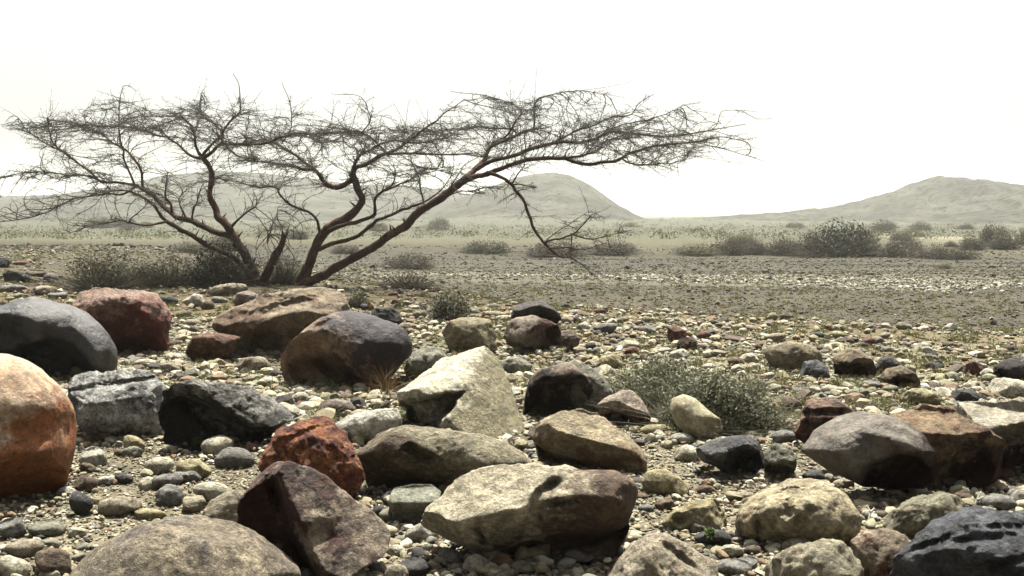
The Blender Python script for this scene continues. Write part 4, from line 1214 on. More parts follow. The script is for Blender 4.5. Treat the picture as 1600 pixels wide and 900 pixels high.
# name, start depth, end depth (metres from the trunk base plane; negative = nearer), [(x, y, width)]
BR = [
    ('trunk', 0.1, 0.3, [(404, 456, 24), (400, 446, 22), (390, 415, 18), (376, 388, 15), (362, 364, 14), (352, 348, 12), (337, 336, 11), (330, 318, 10), (326, 302, 9), (330, 285, 9), (331, 272, 8), (326, 258, 8), (316, 246, 8)]),
    ('branch', 0.3, 1.2, [(316, 247, 6), (302, 245, 4.5), (285, 235, 3.8), (265, 218, 3.2), (245, 212, 3), (215, 200, 2.6), (180, 198, 2), (150, 196, 1.5)]),
    ('branch', 0.3, -0.9, [(314, 244, 6), (308, 232, 4.5), (304, 215, 3.6), (296, 195, 3), (280, 178, 2)]),
    ('branch', 0.3, 1.0, [(316, 244, 6), (325, 232, 5), (336, 220, 4.4), (347, 210, 4), (335, 195, 3), (318, 180, 2.5), (312, 165, 2), (315, 145, 1.3)]),
    ('branch', 0.3, -1.3, [(318, 247, 7), (333, 236, 5.5), (346, 224, 5), (370, 225, 4.2), (400, 224, 4), (435, 215, 3.4), (470, 209, 3), (520, 208, 2.4), (560, 205, 1.8)]),
    ('branch', 0.1, -0.4, [(346, 224, 4.5), (350, 205, 3.8), (365, 185, 3), (375, 170, 2.4), (376, 148, 1.6), (374, 132, 1.1), (364, 115, 0.8)]),
    ('branch', 0.15, 1.6, [(362, 370, 11), (340, 363, 10.5), (320, 355, 10.5), (300, 346, 10), (280, 340, 9), (265, 330, 8.5), (250, 316, 8), (240, 307, 7), (226, 298, 6.5), (214, 290, 5.5)]),
    ('branch', 1.6, 2.6, [(224, 297, 5.5), (222, 280, 4.5), (221, 264, 4.2), (210, 248, 4), (195, 235, 3.6), (180, 225, 3.2), (165, 213, 2.6), (150, 205, 2), (130, 199, 1.4)]),
    ('branch', 1.6, 0.6, [(210, 288, 4), (201, 265, 3.6), (195, 250, 3.2), (190, 228, 2.8), (186, 195, 2.2), (186, 160, 1.6), (192, 135, 1)]),
    ('branch', 1.6, 2.9, [(214, 290, 5), (185, 285, 4.6), (160, 283, 4.2), (140, 270, 3.8), (115, 250, 3.4), (95, 235, 3), (80, 218, 2.4), (74, 185, 1.6)]),
    ('branch', 2.4, 1.6, [(115, 250, 3), (90, 234, 2.6), (60, 217, 2.2), (45, 207, 1.8), (28, 183, 1.2)]),
    ('branch', 1.6, -0.6, [(214, 291, 4.5), (190, 303, 4), (165, 303, 3.6), (130, 307, 3.2), (100, 318, 2.8), (70, 332, 2.2), (30, 343, 1.8), (-25, 350, 1.2)]),
    ('branch', 1.9, 2.2, [(160, 283, 3.4), (130, 274, 3), (105, 276, 2.6), (60, 268, 2), (10, 275, 1.6), (-25, 281, 1)]),
    ('trunk', -0.1, -0.8, [(397, 452, 12), (392, 436, 10), (384, 420, 9), (370, 405, 8), (350, 393, 7.5), (330, 385, 8), (310, 373, 8), (290, 363, 7.2), (270, 352, 7), (257, 344, 6), (248, 332, 5), (240, 320, 4.4), (220, 306, 4), (195, 297, 2.6), (160, 300, 1.6)]),
    ('branch', -0.7, -2.0, [(260, 347, 4), (235, 350, 3.2), (215, 348, 2.8), (190, 345, 2.2), (150, 351, 1.7), (112, 363, 1.1)]),
    ('broken_stump', 0.0, -0.35, [(408, 452, 20), (414, 434, 16), (422, 416, 13.5), (432, 399, 12), (440, 382, 10), (445, 366, 6)]),
    ('branch', -0.1, 0.8, [(418, 380, 3), (424, 360, 2.6), (431, 343, 2.2), (434, 325, 1.4)]),
    ('branch', 0.2, -1.0, [(361, 356, 4.5), (375, 342, 3.6), (388, 332, 3), (399, 322, 2.2), (402, 312, 1.2)]),
    ('branch', 0.4, -0.6, [(268, 332, 4.5), (266, 318, 4), (258, 305, 3), (259, 290, 2.2), (262, 270, 1.4)]),
    ('branch', 0.3, 1.2, [(292, 342, 4), (284, 328, 3.2), (280, 312, 2.4), (290, 298, 1.8), (305, 288, 1.2)]),
    ('branch', 0.2, -0.5, [(300, 345, 3.4), (301, 330, 2.8), (308, 316, 2), (312, 300, 1.2)]),
    ('trunk', 0.3, 0.2, [(462, 458, 26), (468, 445, 21), (478, 425, 18), (486, 405, 17), (495, 385, 15), (505, 365, 15), (516, 353, 15), (531, 345, 14), (549, 335, 13), (562, 322, 13), (566, 311, 12.5), (560, 299, 12), (555, 284, 12), (550, 272, 11)]),
    ('branch', 0.2, -1.4, [(552, 281, 9), (540, 287, 9), (525, 292, 9), (511, 288, 8), (500, 277, 7), (490, 267, 6), (470, 262, 5), (450, 258, 4), (430, 255, 3.2), (400, 252, 2.4), (370, 244, 1.5)]),
    ('branch', -0.2, 1.6, [(506, 284, 6), (494, 268, 5.5), (480, 256, 5), (465, 245, 4.6), (446, 233, 4), (430, 223, 3.6), (412, 217, 3), (395, 222, 2.4), (365, 231, 1.6)]),
    ('branch', 0.2, 0.3, [(550, 274, 9), (554, 264, 8), (570, 257, 7), (588, 246, 6.2), (603, 240, 6)]),
    ('branch', 0.3, 1.8, [(603, 240, 5), (594, 228, 4), (578, 215, 3.6), (560, 207, 3.2), (530, 206, 2.8), (490, 210, 2.4), (450, 214, 1.8), (410, 222, 1.2)]),
    ('branch', 0.3, -1.8, [(603, 240, 5), (624, 232, 4.4), (640, 220, 4), (655, 208, 3.4), (673, 194, 2.8), (700, 174, 1.8), (724, 156, 1)]),
    ('branch', 0.3, 2.0, [(604, 241, 5), (640, 240, 4), (680, 241, 3.2), (720, 242, 2.6), (760, 245, 1.9), (800, 246, 1.2)]),
    ('branch', 0.2, -1.6, [(552, 262, 6), (558, 250, 5), (566, 240, 4.4), (585, 232, 3.6), (615, 222, 3), (650, 224, 2.4), (700, 215, 1.6)]),
    ('branch', 0.2, -1.0, [(508, 364, 8), (530, 353, 7), (560, 345, 6.4), (583, 336, 6), (586, 325, 5), (588, 312, 4.4), (600, 300, 4), (610, 292, 3.4), (616, 282, 2.4), (619, 268, 1.4)]),
    ('branch', -0.7, -1.8, [(602, 298, 3.4), (622, 290, 3), (640, 280, 2.4), (662, 268, 1.6), (690, 262, 1)]),
    ('branch', 0.2, -0.2, [(498, 390, 8), (520, 380, 7), (542, 375, 6.4), (562, 367, 6.2), (584, 353, 6), (592, 344, 5.2), (610, 335, 4.8), (630, 327, 4.4), (650, 321, 4.2), (668, 313, 3), (690, 296, 2), (705, 275, 1.2)]),
    ('branch', 0.2, 0.9, [(502, 374, 6), (498, 356, 5), (494, 342, 4.6), (484, 332, 4.4), (465, 326, 4.2), (450, 317, 3.8), (438, 305, 3.4), (432, 294, 3.2), (420, 291, 2.8), (400, 292, 2.2), (375, 284, 1.6), (345, 279, 1.1)]),
    ('trunk', 0.2, -0.3, [(452, 456, 14), (470, 446, 16), (500, 432, 15.5), (530, 415, 14.5), (560, 398, 14), (583, 388, 14), (600, 375, 14), (620, 360, 13), (640, 345, 13), (660, 328, 12.5), (680, 315, 12.5), (700, 300, 13), (716, 289, 13), (732, 275, 12)]),
    ('branch', -0.3, 0.9, [(728, 279, 11), (745, 262, 9), (757, 251, 8), (762, 240, 7), (766, 231, 6.4), (776, 225, 6), (790, 218, 5.5), (805, 212, 5), (820, 206, 4.8), (836, 202, 4)]),
    ('branch', 0.9, 1.6, [(834, 203, 4), (835, 188, 3.5), (834, 170, 3), (839, 156, 2.5), (852, 149, 2.1), (880, 144, 1.7), (920, 143, 1.3), (948, 149, 0.8)]),
    ('branch', 0.8, 2.2, [(808, 210, 4), (800, 202, 3.2), (770, 201, 3), (730, 200, 2.4), (690, 203, 1.8), (640, 208, 1.2)]),
    ('branch', 0.5, -1.2, [(780, 222, 4.4), (795, 208, 3.6), (806, 190, 3), (815, 175, 2.2), (800, 162, 1.6), (760, 150, 1.2), (705, 143, 0.8)]),
    ('branch', -0.2, 1.3, [(745, 264, 8), (762, 254, 7), (780, 248, 6.4), (800, 243, 6.2), (830, 234, 6), (850, 226, 5.6), (870, 222, 5.2), (900, 222, 4.6), (925, 220, 4.4), (945, 211, 4.2), (965, 206, 4), (1000, 209, 3.5), (1035, 212, 3), (1070, 210, 2.5), (1105, 204, 1.9), (1165, 194, 1)]),
    ('branch', 0.5, -0.9, [(866, 223, 4), (890, 210, 3.2), (925, 195, 2.8), (955, 184, 2.4), (985, 178, 1.9), (1000, 160, 1.3), (1022, 147, 0.8)]),
    ('branch', 0.9, 2.0, [(930, 219, 3), (960, 200, 2.6), (1000, 190, 2.2), (1040, 178, 1.5), (1068, 164, 0.8)]),
    ('branch', -0.3, -1.5, [(728, 281, 10), (745, 275, 9), (760, 272, 8), (776, 265, 7.4), (800, 257, 7), (830, 250, 6.6), (865, 247, 6.4), (886, 247, 6.2), (900, 253, 5.6), (925, 257, 5.2), (955, 252, 4.8), (975, 247, 4.4), (995, 236, 3.8), (1020, 228, 3.2), (1050, 226, 2.7), (1090, 222, 2.1), (1125, 214, 1.4), (1165, 221, 0.8)]),
    ('branch', -1.0, 0.2, [(884, 247, 4.4), (910, 243, 3.6), (930, 235, 3.2), (944, 223, 2.6), (965, 215, 1.8), (1000, 200, 1.1)]),
    ('branch', -1.2, -2.2, [(972, 248, 3), (985, 254, 2.6), (1005, 257, 2.2), (1022, 255, 1.6), (1046, 256, 1)]),
    ('branch', -1.4, -2.0, [(1085, 222, 1.6), (1110, 229, 1.3), (1140, 236, 1.1), (1182, 247, 0.7)]),
    ('branch', 1.2, 1.5, [(1110, 204, 1.5), (1122, 192, 1.2), (1130, 174, 1), (1160, 174, 0.8), (1182, 186, 0.6)]),
    ('branch', -0.5, -0.9, [(764, 270, 6.5), (785, 278, 5.6), (800, 288, 5.4), (808, 300, 5.2), (822, 318, 5), (828, 335, 5), (833, 355, 4.8), (842, 370, 4.6), (850, 380, 4.4), (862, 392, 4), (875, 401, 3.4), (890, 402, 2.8), (905, 410, 2), (918, 421, 1.5), (926, 431, 1)]),
    ('branch', -0.8, -1.6, [(850, 379, 3.6), (870, 373, 3), (893, 366, 2.8), (908, 354, 2.2), (925, 335, 1.3)]),
    ('branch', -1.1, -1.8, [(893, 366, 2.4), (915, 371, 2), (940, 371, 1.5), (985, 360, 0.8)]),
    ('branch', -0.8, 0.1, [(856, 388, 2.4), (885, 387, 2), (915, 389, 1.6), (946, 380, 1)]),
    ('branch', -1.1, -1.0, [(893, 366, 2), (892, 385, 1.6), (890, 401, 1.2)]),
    ('branch', -0.8, -0.5, [(852, 377, 2), (870, 362, 1.5), (890, 350, 1.2), (918, 331, 0.8)]),
    ('branch', -0.6, -0.9, [(800, 289, 3.2), (808, 276, 2.6), (820, 258, 2)]),
    ('branch', -0.6, -1.1, [(800, 289, 2.6), (820, 288, 2), (839, 292, 1.2)]),
    ('branch', -0.2, 0.6, [(664, 326, 4), (659, 300, 3.2), (655, 282, 2.8), (645, 258, 2.2), (641, 243, 1.6)]),
    ('branch', -0.3, -0.9, [(706, 297, 4), (708, 285, 3), (715, 274, 2), (722, 262, 1.2)]),
    ('branch', -0.2, 1.6, [(690, 310, 3), (712, 302, 2.4), (740, 296, 2), (780, 292, 1.4), (806, 284, 0.8)]),
    ('branch', 1.6, 1.4, [(440, 225, 2.6), (452, 205, 2.2), (454, 180, 1.8), (452, 155, 1.3), (440, 128, 0.8)]),
    ('branch', -0.5, -1.4, [(565, 207, 2.4), (578, 190, 1.9), (574, 170, 1.4), (562, 150, 0.9), (538, 147, 0.7)]),
]

tree_org = at(440, 449, TREE_Y)
tree_org = np.array([tree_org[0], TREE_Y, float(ground_z(tree_org[0], TREE_Y)[0])])
tree = empty('acacia_tree', tuple(tree_org))
tag(tree, 'bare flat-topped acacia with reddish leaning trunks and grey twig canopy', 'tree')

nodes, ntan = [], []
for bi, (nm, d0, d1, pts) in enumerate(BR):
    A = np.array(pts, float)
    seg = np.concatenate([[0], np.cumsum(np.hypot(np.diff(A[:, 0]), np.diff(A[:, 1])))])
    t = seg / seg[-1]
    dep = TREE_Y + d0 + (d1 - d0) * t ** 1.2
    W = np.array([at(x, y, Yd) for (x, y, _), Yd in zip(pts, dep)])
    rad = A[:, 2] / 2 * PXM * 0.95
    Pp = catmull(W, 5)
    rr = np.interp(np.linspace(0, 1, len(Pp)), np.linspace(0, 1, len(rad)), rad)
    # small kinks so limbs are not smooth hoses
    big = rr.max()
    jit = np.stack([fbm(Pp * 3.0 + 11 * k, 2, 60 + k) for k in range(3)], 1)
    env = np.sin(np.linspace(0, math.pi, len(Pp)))[:, None]
    Pp = Pp + jit * 0.05 * env
    V, Fq = [], []
    sides = 12 if nm in ('trunk', 'broken_stump') else 8 if big > 0.03 else 6
    tube(Pp - tree_org, np.maximum(rr, 0.006), sides, 100 + bi, 0.22 if big > 0.03 else 0.12, V, Fq)
    # spurs and knots on thick limbs
    rg = np.random.default_rng(500 + bi)
    if big > 0.03 and nm != 'broken_stump':
        for _ in range(int(seg[-1] / 22)):
            k = int(rg.integers(3, len(Pp) - 1))
            dv = rg.normal(size=3)
            dv[2] = abs(dv[2]) + 0.4
            dv /= np.linalg.norm(dv)
            L = rr[k] + rg.uniform(0.04, 0.14)
            tube(np.array([Pp[k], Pp[k] + dv * L * 0.6, Pp[k] + dv * L + (0, 0, 0.02)]) - tree_org, [rr[k] * 0.35, rr[k] * 0.25, 0.006], 5, 0, 0.2, V, Fq)
    if nm == 'broken_stump':
        for dv in ((0.1, 0.03, 0.2), (-0.05, 0.02, 0.14), (0.09, -0.04, 0.05)):
            tube(np.array([Pp[-5], Pp[-3] + np.array(dv) * 0.5, Pp[-1] + np.array(dv)]) - tree_org, [rr[-5] * 0.7, rr[-3] * 0.45, 0.006], 6, 0, 0.3, V, Fq)
    put(nm, tubes_mesh(nm, V, Fq), BARK, tree)
    st = 0.45 if nm == 'trunk' else 0.15
    for k in range(len(Pp)):
        if k / len(Pp) > st and nm != 'broken_stump':
            nodes.append(Pp[k])
            tv = Pp[min(k + 1, len(Pp) - 1)] - Pp[max(k - 1, 0)]
            ntan.append(tv / np.linalg.norm(tv))

# ---- twig canopy: growth towards points scattered through the crown
TOP = [(10, 185, 205), (40, 176, 215), (100, 160, 220), (200, 146, 216), (300, 148, 222), (400, 158, 245), (480, 168, 262), (560, 166, 262), (620, 172, 246), (700, 172, 240), (760, 156, 232),
       (830, 146, 228), (880, 146, 236), (930, 162, 248), (1000, 176, 246), (1060, 182, 234), (1110, 188, 228), (1170, 196, 218)]
tx = np.array([q[0] for q in TOP], float)
t1 = np.array([q[1] for q in TOP], float)
t2 = np.array([q[2] for q in TOP], float)
ar = np.random.default_rng(99)
node_arr = np.array(nodes)
npx = np.stack([800 + F * ((node_arr - EYE) @ RIGHT) / ((node_arr - EYE) @ FWD), 450 - F * ((node_arr - EYE) @ UP) / ((node_arr - EYE) @ FWD)], 1)
attr = []


def add_attr(px, py, spread):
    k = int(np.argmin((npx[:, 0] - px) ** 2 + 1.6 * (npx[:, 1] - py) ** 2 + ar.uniform(0, 900, len(npx))))
    Yd = node_arr[k][1] + ar.normal(0, spread)
    attr.append(at(px, py, Yd))


for _ in range(5200):
    px = ar.uniform(0, 1172)
    a1, a2 = np.interp(px, tx, t1), np.interp(px, tx, t2)
    e1, e2 = fbm(np.array([[px / 34.0, 0.5, 0.5], [px / 34.0, 7.5, 0.5]]), 3, 88)
    a1, a2 = a1 + 12 + 14 * e1, a2 + 14 * e2
    if ar.random() < smooth((px - 990) / 150.0) * 0.92 or ar.random() < smooth((70 - px) / 70.0) * 0.8:
        continue
    py = a1 + (a2 - a1) * ar.beta(1.7, 1.4)
    add_attr(px, py, 0.9)
for (x0, x1, y0, y1, n, sp) in [(-20, 170, 262, 292, 170, 0.5), (-20, 130, 300, 345, 110, 0.5), (130, 260, 262, 318, 230, 0.6), (90, 230, 335, 358, 60, 0.4), (250, 330, 270, 335, 120, 0.6), (340, 500, 240, 300, 190, 0.7),
                                (400, 470, 330, 420, 90, 0.5), (560, 700, 258, 312, 150, 0.7), (690, 815, 284, 318, 80, 0.5), (860, 960, 335, 412, 45, 0.4), (60, 180, 195, 260, 110, 0.6), (980, 1080, 240, 268, 25, 0.4),
                                (470, 560, 262, 300, 60, 0.5)]:
    for _ in range(n):
        add_attr(ar.uniform(x0, x1), ar.uniform(y0, y1), sp)
        add_attr(ar.uniform(x0, x1), ar.uniform(y0, y1), sp)
attr = np.array(attr)

STEP, INFL, KILL = 0.11, 0.9, 0.24
gn = [tuple(p) for p in nodes]
par = [-1] * len(gn)
alive = np.ones(len(attr), bool)
for it in range(40):
    kd = KDTree(len(gn))
    for i, p in enumerate(gn):
        kd.insert(p, i)
    kd.balance()
    pull = {}
    for ai in np.where(alive)[0]:
        co, idx, dd = kd.find(attr[ai])
        if dd < KILL:
            alive[ai] = False
        elif dd < INFL:
            d = attr[ai] - np.array(co)
            pull.setdefault(idx, []).append(d / dd)
    if not pull:
        break
    added = 0
    for idx, ds in pull.items():
        d = np.mean(ds, axis=0) + ar.normal(0, 0.10, 3)
        if par[idx] >= 0:
            d = d + 1.25 * (np.array(gn[idx]) - np.array(gn[par[idx]])) / STEP
        else:
            d = d + 0.9 * ntan[idx]
        d[2] *= 0.7
        L = np.linalg.norm(d)
        if L < 1e-3:
            continue
        gn.append(tuple(np.array(gn[idx]) + d / L * STEP))
        par.append(idx)
        added += 1
    if len(gn) > 42000:
        break
G = np.array(gn)
par = np.array(par)
n0 = len(nodes)
cnt = np.ones(len(G))
for i in range(len(G) - 1, n0 - 1, -1):
    if par[i] >= 0:
        cnt[par[i]] += cnt[i]
rad = np.clip(0.0045 * cnt ** 0.36, 0.0047, 0.019)
E = [(par[i], i) for i in range(n0, len(G))]
ea = G[[e[0] for e in E]]
eb = G[[e[1] for e in E]]
ra = np.minimum(rad[[e[0] for e in E]], rad[[e[1] for e in E]] * 1.5)
rb = rad[[e[1] for e in E]]
# thorny side shoots
ns = 7000
pick = ar.integers(0, len(ea), ns)
base = ea[pick] + (eb - ea)[pick] * ar.random(ns)[:, None]
dirn = (eb - ea)[pick] / STEP + ar.normal(0, 0.9, (ns, 3))
dirn[:, 2] += 0.15
dirn /= np.linalg.norm(dirn, axis=1)[:, None]
L = ar.uniform(0.04, 0.17, ns) * (1 + 1.5 * (ar.random(ns) < 0.08))
ea2, eb2 = base, base + dirn * L[:, None]
ea = np.concatenate([ea, ea2])
eb = np.concatenate([eb, eb2])
ra = np.concatenate([ra, np.full(ns, 0.0042)])
rb = np.concatenate([rb, np.full(ns, 0.0018)])


def prisms(ea, eb, ra, rb, sides=3):
    T = eb - ea
    T = T / np.maximum(np.linalg.norm(T, axis=1), 1e-9)[:, None]
    ref = np.where(np.abs(T[:, 2:3]) < 0.8, np.array([[0, 0, 1.0]]), np.array([[1.0, 0, 0]]))
    u = np.cross(T, ref)
    u /= np.linalg.norm(u, axis=1)[:, None]
    w = np.cross(T, u)
    n = len(ea)
    V = np.zeros((n, 2 * sides, 3))
    for k in range(sides):
        a = 2 * math.pi * k / sides
        o = u * math.cos(a) + w * math.sin(a)
        V[:, k] = ea + o * ra[:, None]
        V[:, sides + k] = eb + o * rb[:, None]
    base = (np.arange(n) * 2 * sides)[:, None]
    Fq = np.concatenate([base + np.array([[k, (k + 1) % sides, sides + (k + 1) % sides, sides + k]]) for k in range(sides)])
    return V.reshape(-1, 3), Fq


# long straight wands that leave the branches at a forward angle and fan out flat
Gt = np.zeros_like(G)
Gt[:n0] = np.array(ntan)
Gt[n0:] = (G[n0:] - G[par[n0:]]) / STEP
nw = 4400
wt = np.concatenate([np.full(n0, 2.2), np.ones(len(G) - n0)])
hgt = G[:, 2] - EYE[2]
wt *= np.where(hgt > 0.9, 1.0, 0.35)
gx = 800 + F * ((G - EYE) @ RIGHT) / ((G - EYE) @ FWD)
gy = 450 - F * ((G - EYE) @ UP) / ((G - EYE) @ FWD)
wt *= np.where((gy < 156) & ((gx < 770) | (gx > 960)), 0.06, 1.0) * np.where((gx < 45) | (gx > 1105), 0.2, 1.0)
pk = ar.choice(len(G), nw, p=wt / wt.sum())
p0 = G[pk]
wd = Gt[pk] * 0.9 + ar.normal(0, 0.55, (nw, 3))
wd[:, 2] = wd[:, 2] * 0.42 + 0.03
wd /= np.linalg.norm(wd, axis=1)[:, None]
top_px = 450 - F * ((p0 - EYE) @ UP) / ((p0 - EYE) @ FWD)
wl = ar.uniform(0.18, 0.62, nw) * np.where((top_px < 168) & (wd[:, 2] > 0.2), 0.35, 1.0) * (1 + 0.8 * (ar.random(nw) < 0.12))
bow = ar.normal(0, 0.10, (nw, 3))
NS = 4
for k in range(NS):
    a_, b_ = k / NS, (k + 1) / NS
    qa, qb = p0 + wd * (wl * a_)[:, None] + bow * (wl * a_ * a_)[:, None], p0 + wd * (wl * b_)[:, None] + bow * (wl * b_ * b_)[:, None]
    ea, eb = np.concatenate([ea, qa]), np.concatenate([eb, qb])
    ra = np.concatenate([ra, np.full(nw, 0.0056 - 0.0034 * a_)])
    rb = np.concatenate([rb, np.full(nw, 0.0056 - 0.0034 * b_)])
    for _ in range(2):
        tq = ar.random(nw)[:, None]
        st = qa + (qb - qa) * tq
        bd = wd * 0.6 + ar.normal(0, 0.7, (nw, 3))
        bd /= np.linalg.norm(bd, axis=1)[:, None]
        ea, eb = np.concatenate([ea, st]), np.concatenate([eb, st + bd * ar.uniform(0.03, 0.11, nw)[:, None]])
        ra, rb = np.concatenate([ra, np.full(nw, 0.0036)]), np.concatenate([rb, np.full(nw, 0.0018)])

V, Fq = prisms(ea, eb, ra, rb)
put('crown', mesh_from('crown', V - tree_org, Fq), TWIG, tree)


# ------------------------------------------------------------------ shrubs
def blades(n, rx, ry, h, rng, base_r=0.35, lean=0.8, width=0.006, len_var=0.4, curl=0.25, segs=3, upright=0.5):
    """Thin curved stalks fanning out of a low dome (local coords, base at origin)."""
    a = rng.uniform(0, 2 * math.pi, n)
    rr = np.sqrt(rng.random(n))
    B = np.stack([np.cos(a) * rr * rx * base_r, np.sin(a) * rr * ry * base_r, np.zeros(n)], 1)
    u = rng.random(n)
    el = np.arcsin(np.clip(upright * u + (1 - upright) * u ** 2 + 0.12, 0, 1))
    az = a + rng.normal(0, 0.7, n)
    T = np.stack([np.cos(az) * np.cos(el) * rx, np.sin(az) * np.cos(el) * ry, np.sin(el) * h], 1) * (1 - len_var * rng.random(n))[:, None]
    side = rng.normal(size=(n, 3))
    side -= T * (np.sum(side * T, 1) / np.sum(T * T, 1))[:, None]
    side /= np.linalg.norm(side, axis=1)[:, None]
    bend = rng.normal(0, curl, (n, 3)) * np.linalg.norm(T, axis=1)[:, None]
    bend[:, 2] = -np.abs(bend[:, 2]) * 0.5
    V = np.zeros((n, 2 * (segs + 1), 3))
    for k in range(segs + 1):
        t = k / segs
        c = B + (T - B * 0.3) * t + bend * (t * t)
        w = width * (1 - 0.8 * t)
        V[:, 2 * k] = c - side * w
        V[:, 2 * k + 1] = c + side * w
    base = (np.arange(n) * 2 * (segs + 1))[:, None]
    Fq = np.concatenate([base + np.array([[2 * k, 2 * k + 1, 2 * k + 3, 2 * k + 2]]) for k in range(segs)])
    return V.reshape(-1, 3), Fq


def leaves(n, rx, ry, h, rng, size, shell=0.45, clumps=14, z0=0.05, flat=0.0):
    """Small leaf faces gathered in clumps through a dome's volume."""
    cd = rng.normal(size=(clumps, 3))
    cd[:, 2] = np.abs(cd[:, 2])
    cd /= np.linalg.norm(cd, axis=1)[:, None]
    cr = shell + (1 - shell) * rng.random(clumps)
    C = cd * cr[:, None] * 0.8
    k = rng.integers(0, clumps, n)
    P = C[k] + rng.normal(0, 0.17, (n, 3))
    P /= np.maximum(np.linalg.norm(P, axis=1) / (0.82 + 0.18 * rng.random(n)), 1.0)[:, None]
    P[:, 2] = np.abs(P[:, 2])
    P = P * (rx, ry, h) + (0, 0, z0)
    d = rng.normal(size=(n, 3))
    d /= np.linalg.norm(d, axis=1)[:, None]
    e = np.cross(d, rng.normal(size=(n, 3)))
    e /= np.linalg.norm(e, axis=1)[:, None]
    s = size * rng.uniform(0.5, 1.4, n)[:, None]
    V = np.stack([P - d * s, P + e * s * 0.35, P + d * s, P - e * s * 0.35], 1)
    base = (np.arange(n) * 4)[:, None]
    return V.reshape(-1, 3), base + np.array([[0, 1, 2, 3]])


L_GREY = leaf_mat('grey_green_leaves', [(0.0, (0.09, 0.10, 0.055)), (0.5, (0.18, 0.185, 0.11)), (1.0, (0.36, 0.35, 0.24))])
L_DARK = leaf_mat('dark_olive_leaves', [(0.0, (0.05, 0.055, 0.03)), (0.6, (0.12, 0.12, 0.075)), (1.0, (0.24, 0.225, 0.15))])
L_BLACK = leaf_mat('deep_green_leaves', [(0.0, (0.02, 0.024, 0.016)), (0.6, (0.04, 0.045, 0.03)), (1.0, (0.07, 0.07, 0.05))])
L_DRY = leaf_mat('dry_straw', [(0.0, (0.24, 0.13, 0.05)), (0.5, (0.34, 0.21, 0.09)), (1.0, (0.42, 0.31, 0.15))])
L_GREEN = leaf_mat('fresh_green_leaves', [(0.0, (0.10, 0.17, 0.03)), (0.5, (0.17, 0.25, 0.06)), (1.0, (0.24, 0.31, 0.10))])
L_STALK = leaf_mat('wiry_stalks', [(0.0, (0.07, 0.065, 0.04)), (0.5, (0.15, 0.145, 0.09)), (1.0, (0.33, 0.31, 0.21))])
L_PALE = leaf_mat('pale_scrub', [(0.0, (0.13, 0.14, 0.065)), (0.5, (0.20, 0.20, 0.10)), (1.0, (0.29, 0.27, 0.15))])
L_BROWN = leaf_mat('brown_thorn_twigs', [(0.0, (0.07, 0.055, 0.04)), (0.5, (0.12, 0.10, 0.07)), (1.0, (0.17, 0.145, 0.10))])


def shrub(name, label, cat, px, py, wpx, hpx, leafm, nb=700, nl=1500, seed=1, group=None, width=0.004, lsize=0.02, dep=0.8, stemm=None, upright=0.5, curl=0.25, shell=0.45, clumps=14, stem_name='stem', base_r=0.35):
    rng = np.random.default_rng(seed)
    g = hit(px, py)
    rx, h = wpx / 2 * g[1] / F, hpx * g[1] / F
    ry = rx * dep
    loc = (g[0], g[1] + ry * 0.6, float(ground_z(g[0], g[1] + ry * 0.6)[0]) - 0.01)
    o = empty(name, loc)
    tag(o, label, cat, group)
    if nb:
        V, Fq = blades(nb, rx, ry, h, rng, base_r=base_r, width=width, upright=upright, curl=curl)
        put(stem_name, mesh_from(stem_name, V, Fq, False), stemm or leafm, o)
    if nl:
        V, Fq = leaves(nl, rx, ry, h, rng, lsize, shell, clumps)
        put('leaves', mesh_from('leaves', V, Fq, False), leafm, o)
    return o


shrub('shrub', 'wiry grey-green shrub spreading behind the pinkish boulder', 'shrub', 1024, 656, 236, 96, L_GREY, 1500, 12000, 1, width=0.0026, lsize=0.016, dep=0.7, upright=0.85, base_r=0.85, curl=0.5, shell=0.35, clumps=44, stemm=L_STALK)
shrub('shrub', 'dense grey-green shrub right of the egg shaped boulder', 'shrub', 1140, 684, 220, 106, L_GREY, 1500, 12000, 2, width=0.0026, lsize=0.016, dep=0.7, upright=0.85, base_r=0.85, curl=0.5, shell=0.35, clumps=44, stemm=L_STALK)
shrub('shrub', 'small olive bush with dry stalks on the bank left of the mustard block', 'shrub', 700, 506, 82, 48, L_DARK, 260, 1700, 3, width=0.005, lsize=0.024, stemm=L_BROWN)
shrub('shrub', 'olive bush standing apart in the rubble left of the tree', 'shrub', 146, 458, 150, 74, L_DARK, 900, 2400, 4, width=0.008, lsize=0.032, stemm=L_BROWN)
shrub('shrub', 'grey-brown bush between the lone olive bush and the dark thicket', 'shrub', 255, 450, 130, 62, L_DARK, 700, 1500, 5, width=0.008, lsize=0.03, stemm=L_BROWN)
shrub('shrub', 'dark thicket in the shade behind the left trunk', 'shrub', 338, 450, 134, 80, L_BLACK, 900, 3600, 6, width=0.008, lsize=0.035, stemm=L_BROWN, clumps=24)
shrub('shrub', 'low ragged bush filling the gap right of the lone olive bush', 'shrub', 205, 452, 96, 50, L_DARK, 600, 1400, 11, width=0.008, lsize=0.03, stemm=L_BROWN)
shrub('shrub', 'tangled low bush under the broken stump', 'shrub', 440, 446, 80, 62, L_DARK, 600, 600, 7, width=0.007, lsize=0.025, stemm=L_BROWN)
shrub('shrub', 'small dark bush right of the tree foot', 'shrub', 556, 482, 44, 30, L_DARK, 300, 700, 8, width=0.006, lsize=0.022, stemm=L_BROWN)
shrub('shrub', 'faded grey bush on the flat beyond the right trunk', 'shrub', 635, 452, 110, 34, L_BROWN, 600, 700, 9, width=0.009, lsize=0.03)
shrub('grass_tuft', 'dry orange grass tuft against the big dark domed boulder', 'grass tuft', 598, 618, 70, 62, L_DRY, 260, 0, 10, width=0.003, upright=0.8, curl=0.35, stem_name='blade')
